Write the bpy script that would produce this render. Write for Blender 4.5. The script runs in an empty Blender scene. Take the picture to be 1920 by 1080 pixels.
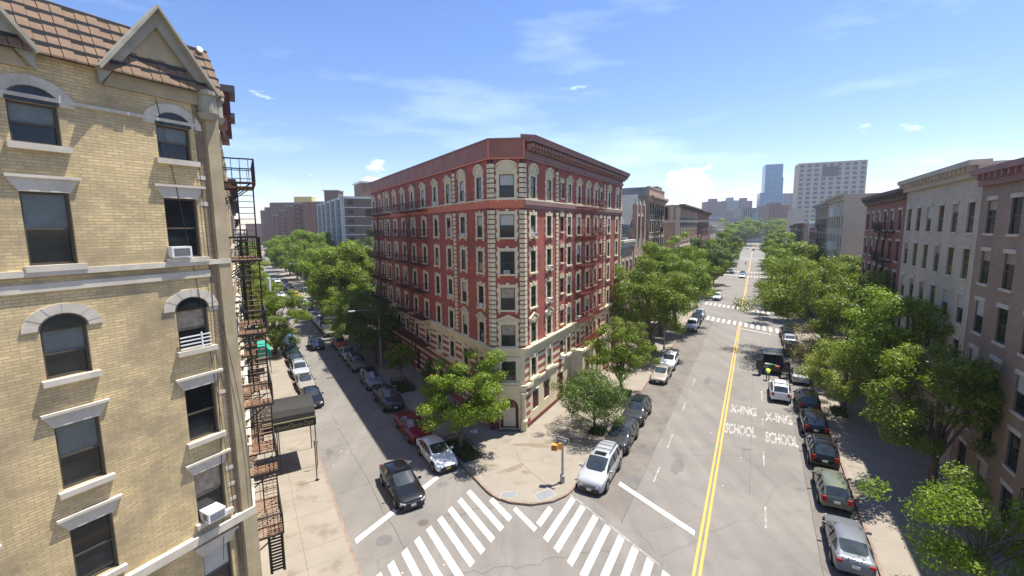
import bpy, math, random
import numpy as np
from mathutils import Vector, Matrix
rnd = random.Random(7)
sc = bpy.context.scene
# ------------------------------------------------------------------ camera
HAZE = 1
HC = 17.3; FPX = 850.0
P_, R_ = math.radians(7.48), math.radians(-0.62)
A_, B_ = math.radians(28.21), math.radians(30.79)
cp, sp, cr, sr = math.cos(P_), math.sin(P_), math.cos(R_), math.sin(R_)
right = Vector((1, 0, 0)); fwd = Vector((0, cp, -sp)); up0 = Vector((0, sp, cp))
camR = right*cr + up0*sr; camU = up0*cr - right*sr
cam = bpy.data.cameras.new("camera"); camo = bpy.data.objects.new("camera", cam)
sc.collection.objects.link(camo)
cam.sensor_width = 36; cam.lens = 36*FPX/1920; cam.clip_end = 6000; cam.clip_start = 0.1
M = Matrix((camR, camU, -fwd)).transposed().to_4x4(); M.translation = Vector((0, 0, HC))
camo.matrix_world = M; sc.camera = camo
CLOUDS = [(-0.4477, 0.8686, 0.2123, 4.0, 0.3), (-0.277, 0.9543, 0.1121, 2.4, 0.75), (0.3562, 0.9306, 0.0849, 3.6, 0.85), (0.4027, 0.907, 0.1228, 1.8, 0.6), (0.302, 0.9375, 0.1728, 6.0, 0.16), (0.1819, 0.9343, 0.3066, 4.0, 0.2), (0.6386, 0.7558, 0.1452, 7.0, 0.3), (-0.387, 0.9161, 0.1048, 1.6, 0.35), (-0.3437, 0.9361, 0.0748, 2.2, 0.55), (0.4674, 0.8791, 0.0936, 4.0, 0.15)]    # bearings of the clouds and their radius in degrees
# ------------------------------------------------------------------ light
SUN_EL, SUN_AZ = math.radians(69.5), math.radians(31)     # azimuth counted from +X towards +Y
w = bpy.data.worlds.new("World"); sc.world = w; w.use_nodes = True
nt = w.node_tree; nt.nodes.clear(); N = nt.nodes; L = nt.links
out = N.new('ShaderNodeOutputWorld'); bg = N.new('ShaderNodeBackground')
sky = N.new('ShaderNodeTexSky'); sky.sky_type = 'NISHITA'; sky.sun_disc = False
sky.sun_elevation = SUN_EL; sky.sun_rotation = math.pi/2 - SUN_AZ
sky.air_density = 1.0; sky.dust_density = 0.35; sky.ozone_density = 2.0; sky.altitude = 0
geo = N.new('ShaderNodeTexCoord'); mp = N.new('ShaderNodeMapping'); mp.inputs['Scale'].default_value = (1.0, 1.4, 5.0)
mp.inputs['Rotation'].default_value = (0, 0.25, 0.3)
ns = N.new('ShaderNodeTexNoise'); ns.inputs['Scale'].default_value = 2.3; ns.inputs['Detail'].default_value = 9; ns.inputs['Roughness'].default_value = .58
L.new(geo.outputs['Generated'], mp.inputs['Vector']); L.new(mp.outputs[0], ns.inputs['Vector'])
rp = N.new('ShaderNodeValToRGB'); rp.color_ramp.elements[0].position = .53; rp.color_ramp.elements[1].position = .80
rp.color_ramp.elements[0].color = (0, 0, 0, 1); rp.color_ramp.elements[1].color = (.17, .17, .17, 1)
L.new(ns.outputs['Fac'], rp.inputs[0])
# puffy clouds low over the horizon
sep = N.new('ShaderNodeSeparateXYZ'); L.new(geo.outputs['Generated'], sep.inputs[0])
ns2 = N.new('ShaderNodeTexNoise'); ns2.inputs['Scale'].default_value = 5.5; ns2.inputs['Detail'].default_value = 10
mp2 = N.new('ShaderNodeMapping'); mp2.inputs['Scale'].default_value = (1, 1, 2.8); mp2.inputs['Location'].default_value = (.37, .1, .2)
L.new(geo.outputs['Generated'], mp2.inputs['Vector']); L.new(mp2.outputs[0], ns2.inputs['Vector'])
rp2 = N.new('ShaderNodeValToRGB'); rp2.color_ramp.elements[0].position = .55; rp2.color_ramp.elements[1].position = .68
L.new(ns2.outputs['Fac'], rp2.inputs[0])
band = N.new('ShaderNodeValToRGB'); cb = band.color_ramp
cb.elements[0].position = 0.0; cb.elements[0].color = (1, 1, 1, 1); cb.elements[1].position = .17; cb.elements[1].color = (0, 0, 0, 1)
L.new(sep.outputs['Z'], band.inputs[0])
acc = None
for dx, dy, dz, tight, amt in CLOUDS:
    cv_ = Vector((dx, dy, dz)).normalized(); vd = N.new('ShaderNodeVectorMath'); vd.operation = 'DOT_PRODUCT'; vd.inputs[1].default_value = cv_
    nv = N.new('ShaderNodeVectorMath'); nv.operation = 'NORMALIZE'; L.new(geo.outputs['Generated'], nv.inputs[0]); L.new(nv.outputs[0], vd.inputs[0])
    mr = N.new('ShaderNodeMapRange'); mr.interpolation_type = 'SMOOTHSTEP'; mr.inputs[1].default_value = math.cos(math.radians(tight)); mr.inputs[2].default_value = math.cos(math.radians(tight*.25)); mr.inputs[4].default_value = amt
    L.new(vd.outputs['Value'], mr.inputs[0])
    if acc is None: acc = mr.outputs[0]
    else: q = N.new('ShaderNodeMath'); q.operation = 'ADD'; L.new(acc, q.inputs[0]); L.new(mr.outputs[0], q.inputs[1]); acc = q.outputs[0]
ns3 = N.new('ShaderNodeTexNoise'); ns3.inputs['Scale'].default_value = 11; ns3.inputs['Detail'].default_value = 9; ns3.inputs['Roughness'].default_value = .6; L.new(mp2.outputs[0], ns3.inputs['Vector'])
ac2 = N.new('ShaderNodeMath'); ac2.operation = 'MULTIPLY_ADD'; L.new(acc, ac2.inputs[0]); ac2.inputs[1].default_value = .36; L.new(ns3.outputs['Fac'], ac2.inputs[2])
rp3 = N.new('ShaderNodeMapRange'); rp3.inputs[1].default_value = .72; rp3.inputs[2].default_value = .92; L.new(ac2.outputs[0], rp3.inputs[0])
m3_ = N.new('ShaderNodeMath'); m3_.operation = 'MULTIPLY'; L.new(rp3.outputs[0], m3_.inputs[0]); m3_.inputs[1].default_value = .75
ml0 = N.new('ShaderNodeMath'); ml0.operation = 'MULTIPLY'; L.new(rp2.outputs[0], ml0.inputs[0]); L.new(band.outputs[0], ml0.inputs[1])
m5_ = N.new('ShaderNodeMath'); m5_.operation = 'MULTIPLY'; m5_.inputs[1].default_value = .12; L.new(ml0.outputs[0], m5_.inputs[0])
ml = N.new('ShaderNodeMath'); ml.operation = 'MAXIMUM'; L.new(m3_.outputs[0], ml.inputs[0]); L.new(m5_.outputs[0], ml.inputs[1])
mx = N.new('ShaderNodeMath'); mx.operation = 'MAXIMUM'; L.new(ml.outputs[0], mx.inputs[0]); L.new(rp.outputs[0], mx.inputs[1])
mix = N.new('ShaderNodeMixRGB'); mix.inputs[2].default_value = (9.5, 10.2, 11.0, 1)
hsv = N.new('ShaderNodeHueSaturation'); hsv.inputs['Saturation'].default_value = 1.18; hsv.inputs['Value'].default_value = .70; tn = N.new('ShaderNodeMixRGB'); tn.blend_type = 'MULTIPLY'; tn.inputs[0].default_value = 1; tn.inputs[2].default_value = (.97, .91, 1.0, 1); L.new(sky.outputs[0], tn.inputs[1]); L.new(tn.outputs[0], hsv.inputs['Color'])
L.new(mx.outputs[0], mix.inputs[0]); L.new(hsv.outputs[0], mix.inputs[1])
L.new(mix.outputs[0], bg.inputs[0]); bg.inputs[1].default_value = 0.15; L.new(bg.outputs[0], out.inputs[0])
sl = bpy.data.lights.new("sun", 'SUN'); sl.energy = 5.0; sl.angle = math.radians(0.5); sl.color = (1.0, .955, .88)
so = bpy.data.objects.new("sun", sl); sc.collection.objects.link(so)
sd = Vector((math.cos(SUN_EL)*math.cos(SUN_AZ), math.cos(SUN_EL)*math.sin(SUN_AZ), math.sin(SUN_EL)))
so.rotation_euler = sd.to_track_quat('Z', 'Y').to_euler(); so.location = (0, 0, 80)
vs = sc.view_settings; vs.view_transform = 'Standard'; vs.look = 'None'; vs.exposure = 0.93; vs.gamma = 1
sc.cycles.max_bounces = 6; sc.cycles.transparent_max_bounces = 6; sc.cycles.volume_bounces = 0
# ------------------------------------------------------------------ frames
dA = Vector((math.sin(A_), math.cos(A_), 0)); nA = Vector((math.cos(A_), -math.sin(A_), 0))
dB = Vector((-math.sin(B_), math.cos(B_), 0)); nB = Vector((math.cos(B_), math.sin(B_), 0))
Z = Vector((0, 0, 1))
def fA(u, v, z=0): return dA*u + nA*v + Z*z
def fB(u, v, z=0): return dB*u + nB*v + Z*z
def Q(va, vb, z=0):      # point with avenue offset va and side-street offset vb
    det = nA.x*nB.y - nA.y*nB.x
    return Vector(((va*nB.y - vb*nA.y)/det, (nA.x*vb - nB.x*va)/det, z))
# ------------------------------------------------------------------ materials
MATS = {}
def mat(name, col, rough=.8, var=.12, scale=2.0, bump=0, metal=0, brick=None, spec=.5, rand=0, stain=None, coat=0):
    if name in MATS: return MATS[name]
    m = bpy.data.materials.new(name); m.use_nodes = True; MATS[name] = m
    t = m.node_tree; n = t.nodes; l = t.links; b = n['Principled BSDF']
    b.inputs['Roughness'].default_value = rough; b.inputs['Metallic'].default_value = metal
    b.inputs['Specular IOR Level'].default_value = spec
    if coat: b.inputs['Coat Weight'].default_value = coat; b.inputs['Coat Roughness'].default_value = .05
    tc = n.new('ShaderNodeTexCoord')
    cur = None
    if brick:
        bw, bh, mc, ms = brick
        bt = n.new('ShaderNodeTexBrick'); bt.inputs['Scale'].default_value = 1.0
        bt.inputs['Brick Width'].default_value = bw; bt.inputs['Row Height'].default_value = bh
        bt.inputs['Mortar Size'].default_value = ms; bt.inputs['Mortar'].default_value = (*mc, 1)
        bt.inputs['Color1'].default_value = (*[c*(1+var) for c in col], 1); bt.inputs['Color2'].default_value = (*[c*(1-var) for c in col], 1)
        l.new(tc.outputs['UV'], bt.inputs['Vector']); cur = bt.outputs[0]
    nz = n.new('ShaderNodeTexNoise'); nz.inputs['Scale'].default_value = scale; nz.inputs['Detail'].default_value = 8; nz.inputs['Roughness'].default_value = .62
    l.new(tc.outputs['Object'], nz.inputs['Vector'])
    r = n.new('ShaderNodeMapRange'); r.inputs[1].default_value = .25; r.inputs[2].default_value = .75
    r.inputs[3].default_value = 1-var*1.6; r.inputs[4].default_value = 1+var*1.6; l.new(nz.outputs['Fac'], r.inputs[0])
    mu = n.new('ShaderNodeVectorMath'); mu.operation = 'SCALE'
    if cur: l.new(cur, mu.inputs[0])
    else: mu.inputs[0].default_value = col
    l.new(r.outputs[0], mu.inputs['Scale']); cur = mu.outputs[0]
    if stain:
        scol, sscale, lo, hi = stain
        n2 = n.new('ShaderNodeTexNoise'); n2.inputs['Scale'].default_value = sscale; n2.inputs['Detail'].default_value = 10; n2.inputs['Roughness'].default_value = .65
        l.new(tc.outputs['Object'], n2.inputs['Vector'])
        r2 = n.new('ShaderNodeMapRange'); r2.inputs[1].default_value = lo; r2.inputs[2].default_value = hi; l.new(n2.outputs['Fac'], r2.inputs[0])
        mi = n.new('ShaderNodeMixRGB'); mi.inputs[2].default_value = (*scol, 1); l.new(r2.outputs[0], mi.inputs[0]); l.new(cur, mi.inputs[1]); cur = mi.outputs[0]
    if rand:
        oi = n.new('ShaderNodeObjectInfo'); r3 = n.new('ShaderNodeMapRange'); r3.inputs[3].default_value = 1-rand; r3.inputs[4].default_value = 1+rand
        l.new(oi.outputs['Random'], r3.inputs[0]); m3 = n.new('ShaderNodeVectorMath'); m3.operation = 'SCALE'
        l.new(cur, m3.inputs[0]); l.new(r3.outputs[0], m3.inputs['Scale']); cur = m3.outputs[0]
    l.new(cur, b.inputs['Base Color'])
    if bump:
        bp = n.new('ShaderNodeBump'); bp.inputs['Strength'].default_value = bump; bp.inputs['Distance'].default_value = .02
        nb = n.new('ShaderNodeTexNoise'); nb.inputs['Scale'].default_value = 14; nb.inputs['Detail'].default_value = 5
        l.new(tc.outputs['Object'], nb.inputs['Vector']); l.new(nb.outputs['Fac'], bp.inputs['Height']); l.new(bp.outputs[0], b.inputs['Normal'])
    return m
RED = mat('red_painted_brick', (.43, .098, .068), .9, .15, .45, brick=(.24, .08, (.27, .085, .064), .014), stain=((.22, .085, .065), .7, .44, .72))
CREAM = mat('cream_stone_paint', (.68, .60, .40), .85, .10, .8, stain=((.36, .31, .2), .9, .58, .85))
CREAMLOW = mat('cream_painted_wall', (.66, .58, .40), .8, .08, .5, stain=((.42, .36, .22), .6, .52, .8))
REDTRIM = mat('lit_red_trim_paint', (.60, .18, .10), .7, .08, .8)  # red trim, brightened: light on the band's sloping top is put into the colour
PANEL = mat('brown_red_metal_panel', (.30, .110, .075), .6, .09, .5, stain=((.20, .085, .065), .6, .45, .75))
CORN = mat('mauve_brown_cornice', (.27, .145, .125), .7, .12, 1.2)
BRK = mat('lit_cornice_bracket', (.34, .19, .16), .7, .1, 1.2)  # lighter than the cornice: lit bracket fronts put into the colour
CORND = mat('cornice_shade_quoin_joint', (.06, .03, .03), .8, .1, 1)  # cornice shade put into the colour; also the dark joints behind the quoins
MAROON = mat('maroon_board', (.075, .014, .014), .6, .1, 1)
SASH = mat('dark_window_frame', (.035, .036, .035), .45, .1, 3)
BLIND = mat('pale_window_blind', (.42, .42, .38), .6, .1, 2, spec=.8)
CURT = mat('tan_curtain', (.30, .24, .18), .6, .3, 5, spec=.8)
FEM = mat('dark_maroon_iron', (.075, .014, .012), .6, .15, 3)
FE = mat('rust_red_iron', (.20, .038, .026), .6, .15, 3)
FEB = mat('black_iron', (.022, .020, .019), .6, .2, 3)
FERUST = mat('rusty_iron_slats', (.26, .15, .09), .8, .35, 4)
WHITE = mat('white_plastic', (.72, .72, .70), .5, .05, 3)
GREYM = mat('grey_grille', (.13, .13, .13), .6, .1, 5)
def glassm(name, col, rough=.06):
    m = bpy.data.materials.new(name); m.use_nodes = True; b = m.node_tree.nodes['Principled BSDF']
    t = m.node_tree; tc = t.nodes.new('ShaderNodeTexCoord'); nz = t.nodes.new('ShaderNodeTexNoise'); nz.inputs['Scale'].default_value = 1.1
    t.links.new(tc.outputs['Object'], nz.inputs['Vector'])
    mm = t.nodes.new('ShaderNodeVectorMath'); mm.operation = 'SCALE'; mm.inputs[0].default_value = [c*1.9 for c in col]
    t.links.new(nz.outputs['Fac'], mm.inputs['Scale']); t.links.new(mm.outputs[0], b.inputs['Base Color'])
    b.inputs['Roughness'].default_value = rough; b.inputs['Specular IOR Level'].default_value = 1.0 if 'car' in name else .45
    bp = t.nodes.new('ShaderNodeBump'); bp.inputs['Strength'].default_value = .06; t.links.new(nz.outputs['Fac'], bp.inputs['Height']); t.links.new(bp.outputs[0], b.inputs['Normal'])
    return m
GLASS = glassm('dark_window_glass', (.016, .020, .021)); GLASSB = glassm('car_glass', (.030, .040, .042), .04)
CARGLASS = GLASSB
# ------------------------------------------------------------------ mesh builder
class MB:
    def __init__(s): s.v = []; s.f = []; s.m = []; s.uv = []; s.mats = []; s.sm = []
    def mi(s, m):
        if m not in s.mats: s.mats.append(m)
        return s.mats.index(m)
    def face(s, pts, m, uv=None, smooth=False):
        i = len(s.v); s.v += [tuple(p) for p in pts]; s.f.append(tuple(range(i, i+len(pts)))); s.m.append(s.mi(m)); s.uv.append(uv); s.sm.append(smooth)
    def ibox(s, c, X, Y, Zv, m):      # centre and half vectors
        c = Vector(c); X = Vector(X); Y = Vector(Y); Zv = Vector(Zv)
        P = [c+X*a+Y*b+Zv*d for a in (-1, 1) for b in (-1, 1) for d in (-1, 1)]
        q = X.cross(Y).dot(Zv) < 0
        for f in ((0, 1, 3, 2), (4, 6, 7, 5), (0, 4, 5, 1), (2, 3, 7, 6), (0, 2, 6, 4), (1, 5, 7, 3)):
            if q: f = f[::-1]
            s.face([P[k] for k in f], m)
    def box(s, x0, x1, y0, y1, z0, z1, m):
        s.ibox(((x0+x1)/2, (y0+y1)/2, (z0+z1)/2), ((x1-x0)/2, 0, 0), (0, (y1-y0)/2, 0), (0, 0, (z1-z0)/2), m)
    def fbox(s, O, U, W, u0, u1, w0, w1, z0, z1, m):    # box in a frame: origin, along, outward
        c = Vector(O)+U*((u0+u1)/2)+W*((w0+w1)/2)+Z*((z0+z1)/2)
        s.ibox(c, U*((u1-u0)/2), W*((w1-w0)/2), Z*((z1-z0)/2), m)
    def bar(s, a, b, t, m, t2=None):
        a = Vector(a); b = Vector(b); d = b-a; ln = d.length
        if ln < 1e-6: return
        d.normalize(); x = d.cross(Z if abs(d.z) < .9 else Vector((1, 0, 0))).normalized(); y = d.cross(x)
        s.ibox((a+b)/2, x*t/2, y*(t2 or t)/2, d*ln/2, m)
    def tube(s, a, b, r0, r1, m, n=8, caps=True):
        a = Vector(a); b = Vector(b); d = (b-a).normalized(); x = d.cross(Z if abs(d.z) < .9 else Vector((1, 0, 0))).normalized(); y = d.cross(x)
        A = [a+(x*math.cos(k*2*math.pi/n)+y*math.sin(k*2*math.pi/n))*r0 for k in range(n)]
        Bq = [b+(x*math.cos(k*2*math.pi/n)+y*math.sin(k*2*math.pi/n))*r1 for k in range(n)]
        for k in range(n):
            j = (k+1) % n; s.face([A[k], A[j], Bq[j], Bq[k]], m, smooth=True)
        if caps: s.face(A[::-1], m); s.face(Bq, m)
    def path(s, pts, r, m, n=6):
        for p, q in zip(pts[:-1], pts[1:]): s.tube(p, q, r, r, m, n, False)
    def prism(s, poly, z0, z1, m, mside=None, uvs=True):
        p0 = [Vector((p[0], p[1], z0)) for p in poly]; p1 = [Vector((p[0], p[1], z1)) for p in poly]
        s.face(p1, m, [(p.x, p.y) for p in p1]); s.face(p0[::-1], mside or m)
        k = len(poly); L_ = 0
        for i in range(k):
            j = (i+1) % k; ln = (p0[j]-p0[i]).length
            s.face([p0[i], p0[j], p1[j], p1[i]], mside or m, [(L_, z0), (L_+ln, z0), (L_+ln, z1), (L_, z1)]); L_ += ln
    def extr(s, poly, D, m):    # 3D polygon extruded by vector D
        D = Vector(D); p = [Vector(q) for q in poly]; s.face(p, m); s.face([q+D for q in p][::-1], m)
        for i in range(len(p)):
            j = (i+1) % len(p); s.face([p[i], p[i]+D, p[j]+D, p[j]], m)
    def mesh(s, name, off=(0, 0, 0)):
        me = bpy.data.meshes.new(name); o = Vector(off)
        me.from_pydata([(x-o.x, y-o.y, z-o.z) for x, y, z in s.v], [], s.f)
        for m in s.mats: me.materials.append(m)
        me.polygons.foreach_set('material_index', s.m); me.polygons.foreach_set('use_smooth', s.sm)
        if any(u is not None for u in s.uv):
            ul = me.uv_layers.new(name='UVMap'); d = []
            for f, u in zip(s.f, s.uv): d += [c for q in (u or [(0, 0)]*len(f)) for c in q]
            ul.data.foreach_set('uv', d)
        me.update(); return me
    def build(s, name, parent=None, off=None):
        if off is None: off = parent.matrix_basis.translation if parent else (0, 0, 0)
        return link(name, s.mesh(name, off), parent)
def link(name, me, parent=None, loc=None, rz=0, scale=None):
    o = bpy.data.objects.new(name, me); sc.collection.objects.link(o)
    if parent: o.parent = parent
    if loc is not None: o.location = loc
    if rz: o.rotation_euler = (0, 0, rz)
    if scale: o.scale = scale
    return o
def tag(o, label=None, cat=None, group=None, kind=None):
    if label: o['label'] = label
    if cat: o['category'] = cat
    if group: o['group'] = group
    if kind: o['kind'] = kind
    return o
def thing(name, label, cat, loc=(0, 0, 0), rz=0, group=None):
    o = bpy.data.objects.new(name, None); sc.collection.objects.link(o); o.empty_display_size = .3
    o.location = loc; o.rotation_euler = (0, 0, rz); tag(o, label, cat, group); return o
def put(name, mb_or_me, parent=None, loc=None, rz=0, scale=None):   # mesh in its parent's local coordinates
    me = mb_or_me.mesh(name) if isinstance(mb_or_me, MB) else mb_or_me
    return link(name, me, parent, loc, rz, scale)
def facade(mb, O, U, W, u0, u1, z0, z1, ops, depth, matfn, ub=(), zb=(), rev=None):
    us = sorted(set([u0, u1]+[x for o in ops for x in o[:2] if u0 <= x <= u1]+list(ub)))
    zs = sorted(set([z0, z1]+[x for o in ops for x in o[2:4] if z0 <= x <= z1]+list(zb)))
    O = Vector(O); fl = U.cross(Z).dot(W) < 0
    def fc(p, m, uv): mb.face(p[::-1] if fl else p, m, uv[::-1] if fl else uv)
    for i in range(len(us)-1):
        for j in range(len(zs)-1):
            a, b, c, d = us[i], us[i+1], zs[j], zs[j+1]; um, zm = (a+b)/2, (c+d)/2
            if any(o[0] < um < o[1] and o[2] < zm < o[3] for o in ops): continue
            fc([O+U*a+Z*c, O+U*b+Z*c, O+U*b+Z*d, O+U*a+Z*d], matfn(um, zm), [(a, c), (b, c), (b, d), (a, d)])
    for (a, b, c, d) in ops:
        m = rev or matfn((a+b)/2, (c+d)/2); D = -W*depth
        for p, q in (((a, c), (b, c)), ((b, c), (b, d)), ((b, d), (a, d)), ((a, d), (a, c))):
            P0 = O+U*p[0]+Z*p[1]; P1 = O+U*q[0]+Z*q[1]; mb.face([P0, P1, P1+D, P0+D], m, [(0, 0)]*4)
# ------------------------------------------------------------------ setting: ground, sidewalks
ASPH = mat('worn_asphalt', (.175, .160, .140), .9, .12, .18, bump=.25, stain=((.12, .112, .104), .22, .54, .82))
def add_asphalt_detail(m):
    t = m.node_tree; n = t.nodes; l = t.links; b = n['Principled BSDF']; tc = n.new('ShaderNodeTexCoord')
    cur = b.inputs['Base Color'].links[0].from_socket
    # tyre wear and strips along the avenue, fine speckle and cracks
    mp = n.new('ShaderNodeMapping'); mp.inputs['Rotation'].default_value = (0, 0, A_); mp.inputs['Scale'].default_value = (.9, .02, 1)
    l.new(tc.outputs['Object'], mp.inputs['Vector']); nz = n.new('ShaderNodeTexNoise'); nz.inputs['Scale'].default_value = 1.0; nz.inputs['Detail'].default_value = 6
    l.new(mp.outputs[0], nz.inputs['Vector']); r = n.new('ShaderNodeMapRange'); r.inputs[1].default_value = .3; r.inputs[2].default_value = .7; r.inputs[3].default_value = .88; r.inputs[4].default_value = 1.10
    l.new(nz.outputs['Fac'], r.inputs[0]); m1 = n.new('ShaderNodeVectorMath'); m1.operation = 'SCALE'; l.new(cur, m1.inputs[0]); l.new(r.outputs[0], m1.inputs['Scale'])
    vo = n.new('ShaderNodeTexVoronoi'); vo.feature = 'DISTANCE_TO_EDGE'; vo.inputs['Scale'].default_value = .11
    nd = n.new('ShaderNodeTexNoise'); nd.inputs['Scale'].default_value = .9; nd.inputs['Detail'].default_value = 6; l.new(tc.outputs['Object'], nd.inputs['Vector'])
    mm = n.new('ShaderNodeMixRGB'); mm.inputs[0].default_value = .75; mm.blend_type = 'ADD'; l.new(tc.outputs['Object'], mm.inputs[1]); l.new(nd.outputs['Color'], mm.inputs[2]); l.new(mm.outputs[0], vo.inputs['Vector'])
    r2 = n.new('ShaderNodeMapRange'); r2.inputs[1].default_value = .0; r2.inputs[2].default_value = .006; r2.inputs[3].default_value = .82; r2.inputs[4].default_value = 1; l.new(vo.outputs['Distance'], r2.inputs[0])
    m2 = n.new('ShaderNodeVectorMath'); m2.operation = 'SCALE'; l.new(m1.outputs[0], m2.inputs[0]); l.new(r2.outputs[0], m2.inputs['Scale'])
    sp_ = n.new('ShaderNodeTexNoise'); sp_.inputs['Scale'].default_value = 9; sp_.inputs['Detail'].default_value = 4; l.new(tc.outputs['Object'], sp_.inputs['Vector'])
    r4 = n.new('ShaderNodeMapRange'); r4.inputs[3].default_value = .85; r4.inputs[4].default_value = 1.15; l.new(sp_.outputs['Fac'], r4.inputs[0])
    m4 = n.new('ShaderNodeVectorMath'); m4.operation = 'SCALE'; l.new(m2.outputs[0], m4.inputs[0]); l.new(r4.outputs[0], m4.inputs['Scale'])
    l.new(m4.outputs[0], b.inputs['Base Color'])
add_asphalt_detail(ASPH)
CONC = mat('concrete_sidewalk', (.245, .213, .168), .9, .07, .5, bump=.15, stain=((.15, .118, .078), .6, .56, .74))
CURB = mat('curb_stone', (.23, .165, .125), .85, .2, 2)
EARTH = mat('city_ground', (.12, .12, .095), .95, .3, .02)
g = MB(); S = 5000
g.face([(-S, -S, -.3), (S, -S, -.3), (S, S, -.3), (-S, S, -.3)], EARTH); tag(g.build('ground'), kind='structure')
g = MB(); a = 700
pts = [Q(-a, -60), Q(60, -60), Q(60, 520), Q(-a, 520)]
g.face([(p.x, p.y, 0) for p in pts], ASPH); tag(g.build('road'), kind='structure')
def rounded(va0, va1, vb0, vb1, rad):     # block outline with rounded corners where both sides are streets
    c = [(va0, vb0), (va1, vb0), (va1, vb1), (va0, vb1)]; P = [Q(*x) for x in c]; out = []
    for i in range(4):
        p, q, r = P[i-1], P[i], P[(i+1) % 4]; a = (p-q).normalized(); b = (r-q).normalized(); rr = rad[i]
        if rr <= 0: out.append(q); continue
        ang = a.angle(b); t = rr/math.tan(ang/2); c0 = q+(a+b).normalized()*(rr/math.sin(ang/2)); s0 = q+a*t-c0; s1 = q+b*t-c0
        for k in range(9):
            f = k/8; v = (s0*(1-f)+s1*f).normalized()*rr; out.append(c0+v)
    return out
LC, RC = -9.8, 6.3
blocks = [('M', -640, LC, 12.75, 78.5, (0, 3.4, 3, 0)), ('L', -640, LC, -58, 4.0, (0, 0, 3, 0)),
          ('N', -640, LC, 87, 152, (0, 3, 3, 0)), ('O', -640, LC, 161, 226, (0, 3, 3, 0)), ('P', -640, LC, 235, 500, (0, 3, 0, 0)),
          ('R', RC, 58, 12.75, 78.5, (3, 0, 0, 3)), ('S', RC, 58, 87, 152, (3, 0, 0, 3)), ('T', RC, 58, 161, 226, (3, 0, 0, 3)), ('U', RC, 58, 235, 500, (3, 0, 0, 0)), ('V', RC, 58, -58, 4.0, (0, 0, 0, 3))]
BZ = .14
for nm, a0, a1, b0, b1, rad in blocks:
    poly = rounded(a0, a1, b0, b1, rad); m = MB(); m.prism(poly, -.05, BZ, CONC, CURB)
    n = len(poly)
    tag(m.build('sidewalk'), kind='structure')
    cm = MB()      # darker curb stone along the edge
    cen = sum(poly, Vector((0, 0, 0)))/n
    for i in range(n):
        p, q = poly[i], poly[(i+1) % n]
        if (p-q).length < .01: continue
        d = (q-p).normalized(); inn = Vector((-d.y, d.x, 0)); 
        if inn.dot(cen-p) < 0: inn = -inn
        cm.face([p+Z*(BZ+.004)-inn*.004, q+Z*(BZ+.004)-inn*.004, q+inn*.16+Z*(BZ+.004), p+inn*.16+Z*(BZ+.004)], CURB)
    tag(cm.build('curb'), kind='structure')
JOINT = mat('pavement_joint', (.12, .10, .078), .9, .2, 2); WETS = mat('brown_damp_stain', (.188, .152, .104), .85, .12, 1.5)
g = MB(); rj = random.Random(8)
def joint(p, q, w_=.025, j=0.0, n=1):
    d = (q-p).normalized(); s_ = Vector((-d.y, d.x, 0))*w_/2; pts = [p.lerp(q, k/n)+s_*rj.uniform(-j, j)*20 for k in range(n+1)]
    for a, b in zip(pts[:-1], pts[1:]): g.face([a-s_+Z*(BZ+.003), a+s_+Z*(BZ+.003), b+s_+Z*(BZ+.003), b-s_+Z*(BZ+.003)], JOINT)
for k in range(30):
    if k > 1: u = 34.5+k*1.55; joint(fA(u, -16.5), fA(u, -10), .02)
    u = 34+k*1.55; joint(fB(u, 12.95), fB(u, 17.5), .02); u = 22+k*1.6; joint(fB(u, -.3), fB(u, 3.8), .02)
joint(fA(36, -13.3), fA(80, -13.3), .02); joint(fB(33, 15.2), fB(80, 15.2), .02); joint(fB(20, 1.7), fB(75, 1.7), .02)
c0 = Vector((0.55, 31.4, 0))
joint(Vector((0.1, 33.5, 0)), c0, .03, .1, 6); joint(c0, Vector((2.6, 27.9, 0)), .04, .1, 10); joint(Vector((-1.9, 33.4, 0)), Vector((.4, 32.0, 0)), .02, .3, 10); joint(Vector((.4, 32.0, 0)), Vector((3.0, 31.2, 0)), .02, .3, 8); joint(Vector((1.2, 35, 0)), Vector((3.2, 31.6, 0)), .02, .3, 10)
joint(c0, Vector((-2.0, 29.6, 0)), .02, .3, 8); joint(Vector((1.75, 29.6, 0)), Vector((2.6, 30.6, 0)), .02, .2, 5)
tag(g.build('pavement_joint'), kind='structure')
def stain_patch(c, rx, ry, ang, m, seed, z):
    rq = random.Random(seed); pts = []; ph = [rq.uniform(0, 6.28) for _ in range(4)]
    for k in range(40):
        th = k*math.pi/20; r_ = 1+.22*math.sin(2*th+ph[0])+.16*math.sin(3*th+ph[1])+.10*math.sin(5*th+ph[2])+.06*math.sin(9*th+ph[3]); x, y = rx*r_*math.cos(th), ry*r_*math.sin(th)
        pts.append((c.x+x*math.cos(ang)-y*math.sin(ang), c.y+x*math.sin(ang)+y*math.cos(ang), z))
    g_ = MB(); g_.face(pts, m); tag(g_.build('damp_stain'), kind='structure')
for i, (x, y, rx, ry, an) in enumerate([(-.1, 30.7, .9, .33, .5), (.9, 30.2, .42, .22, -.6), (1.6, 34.2, 1.3, .42, -.2), (3.6, 34.9, 1.1, .5, .3), (-1.6, 31.2, .3, .15, .3)]):
    stain_patch(Vector((x, y, 0)), rx, ry, an, WETS, i+1, BZ+.0045+.0004*i)
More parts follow.
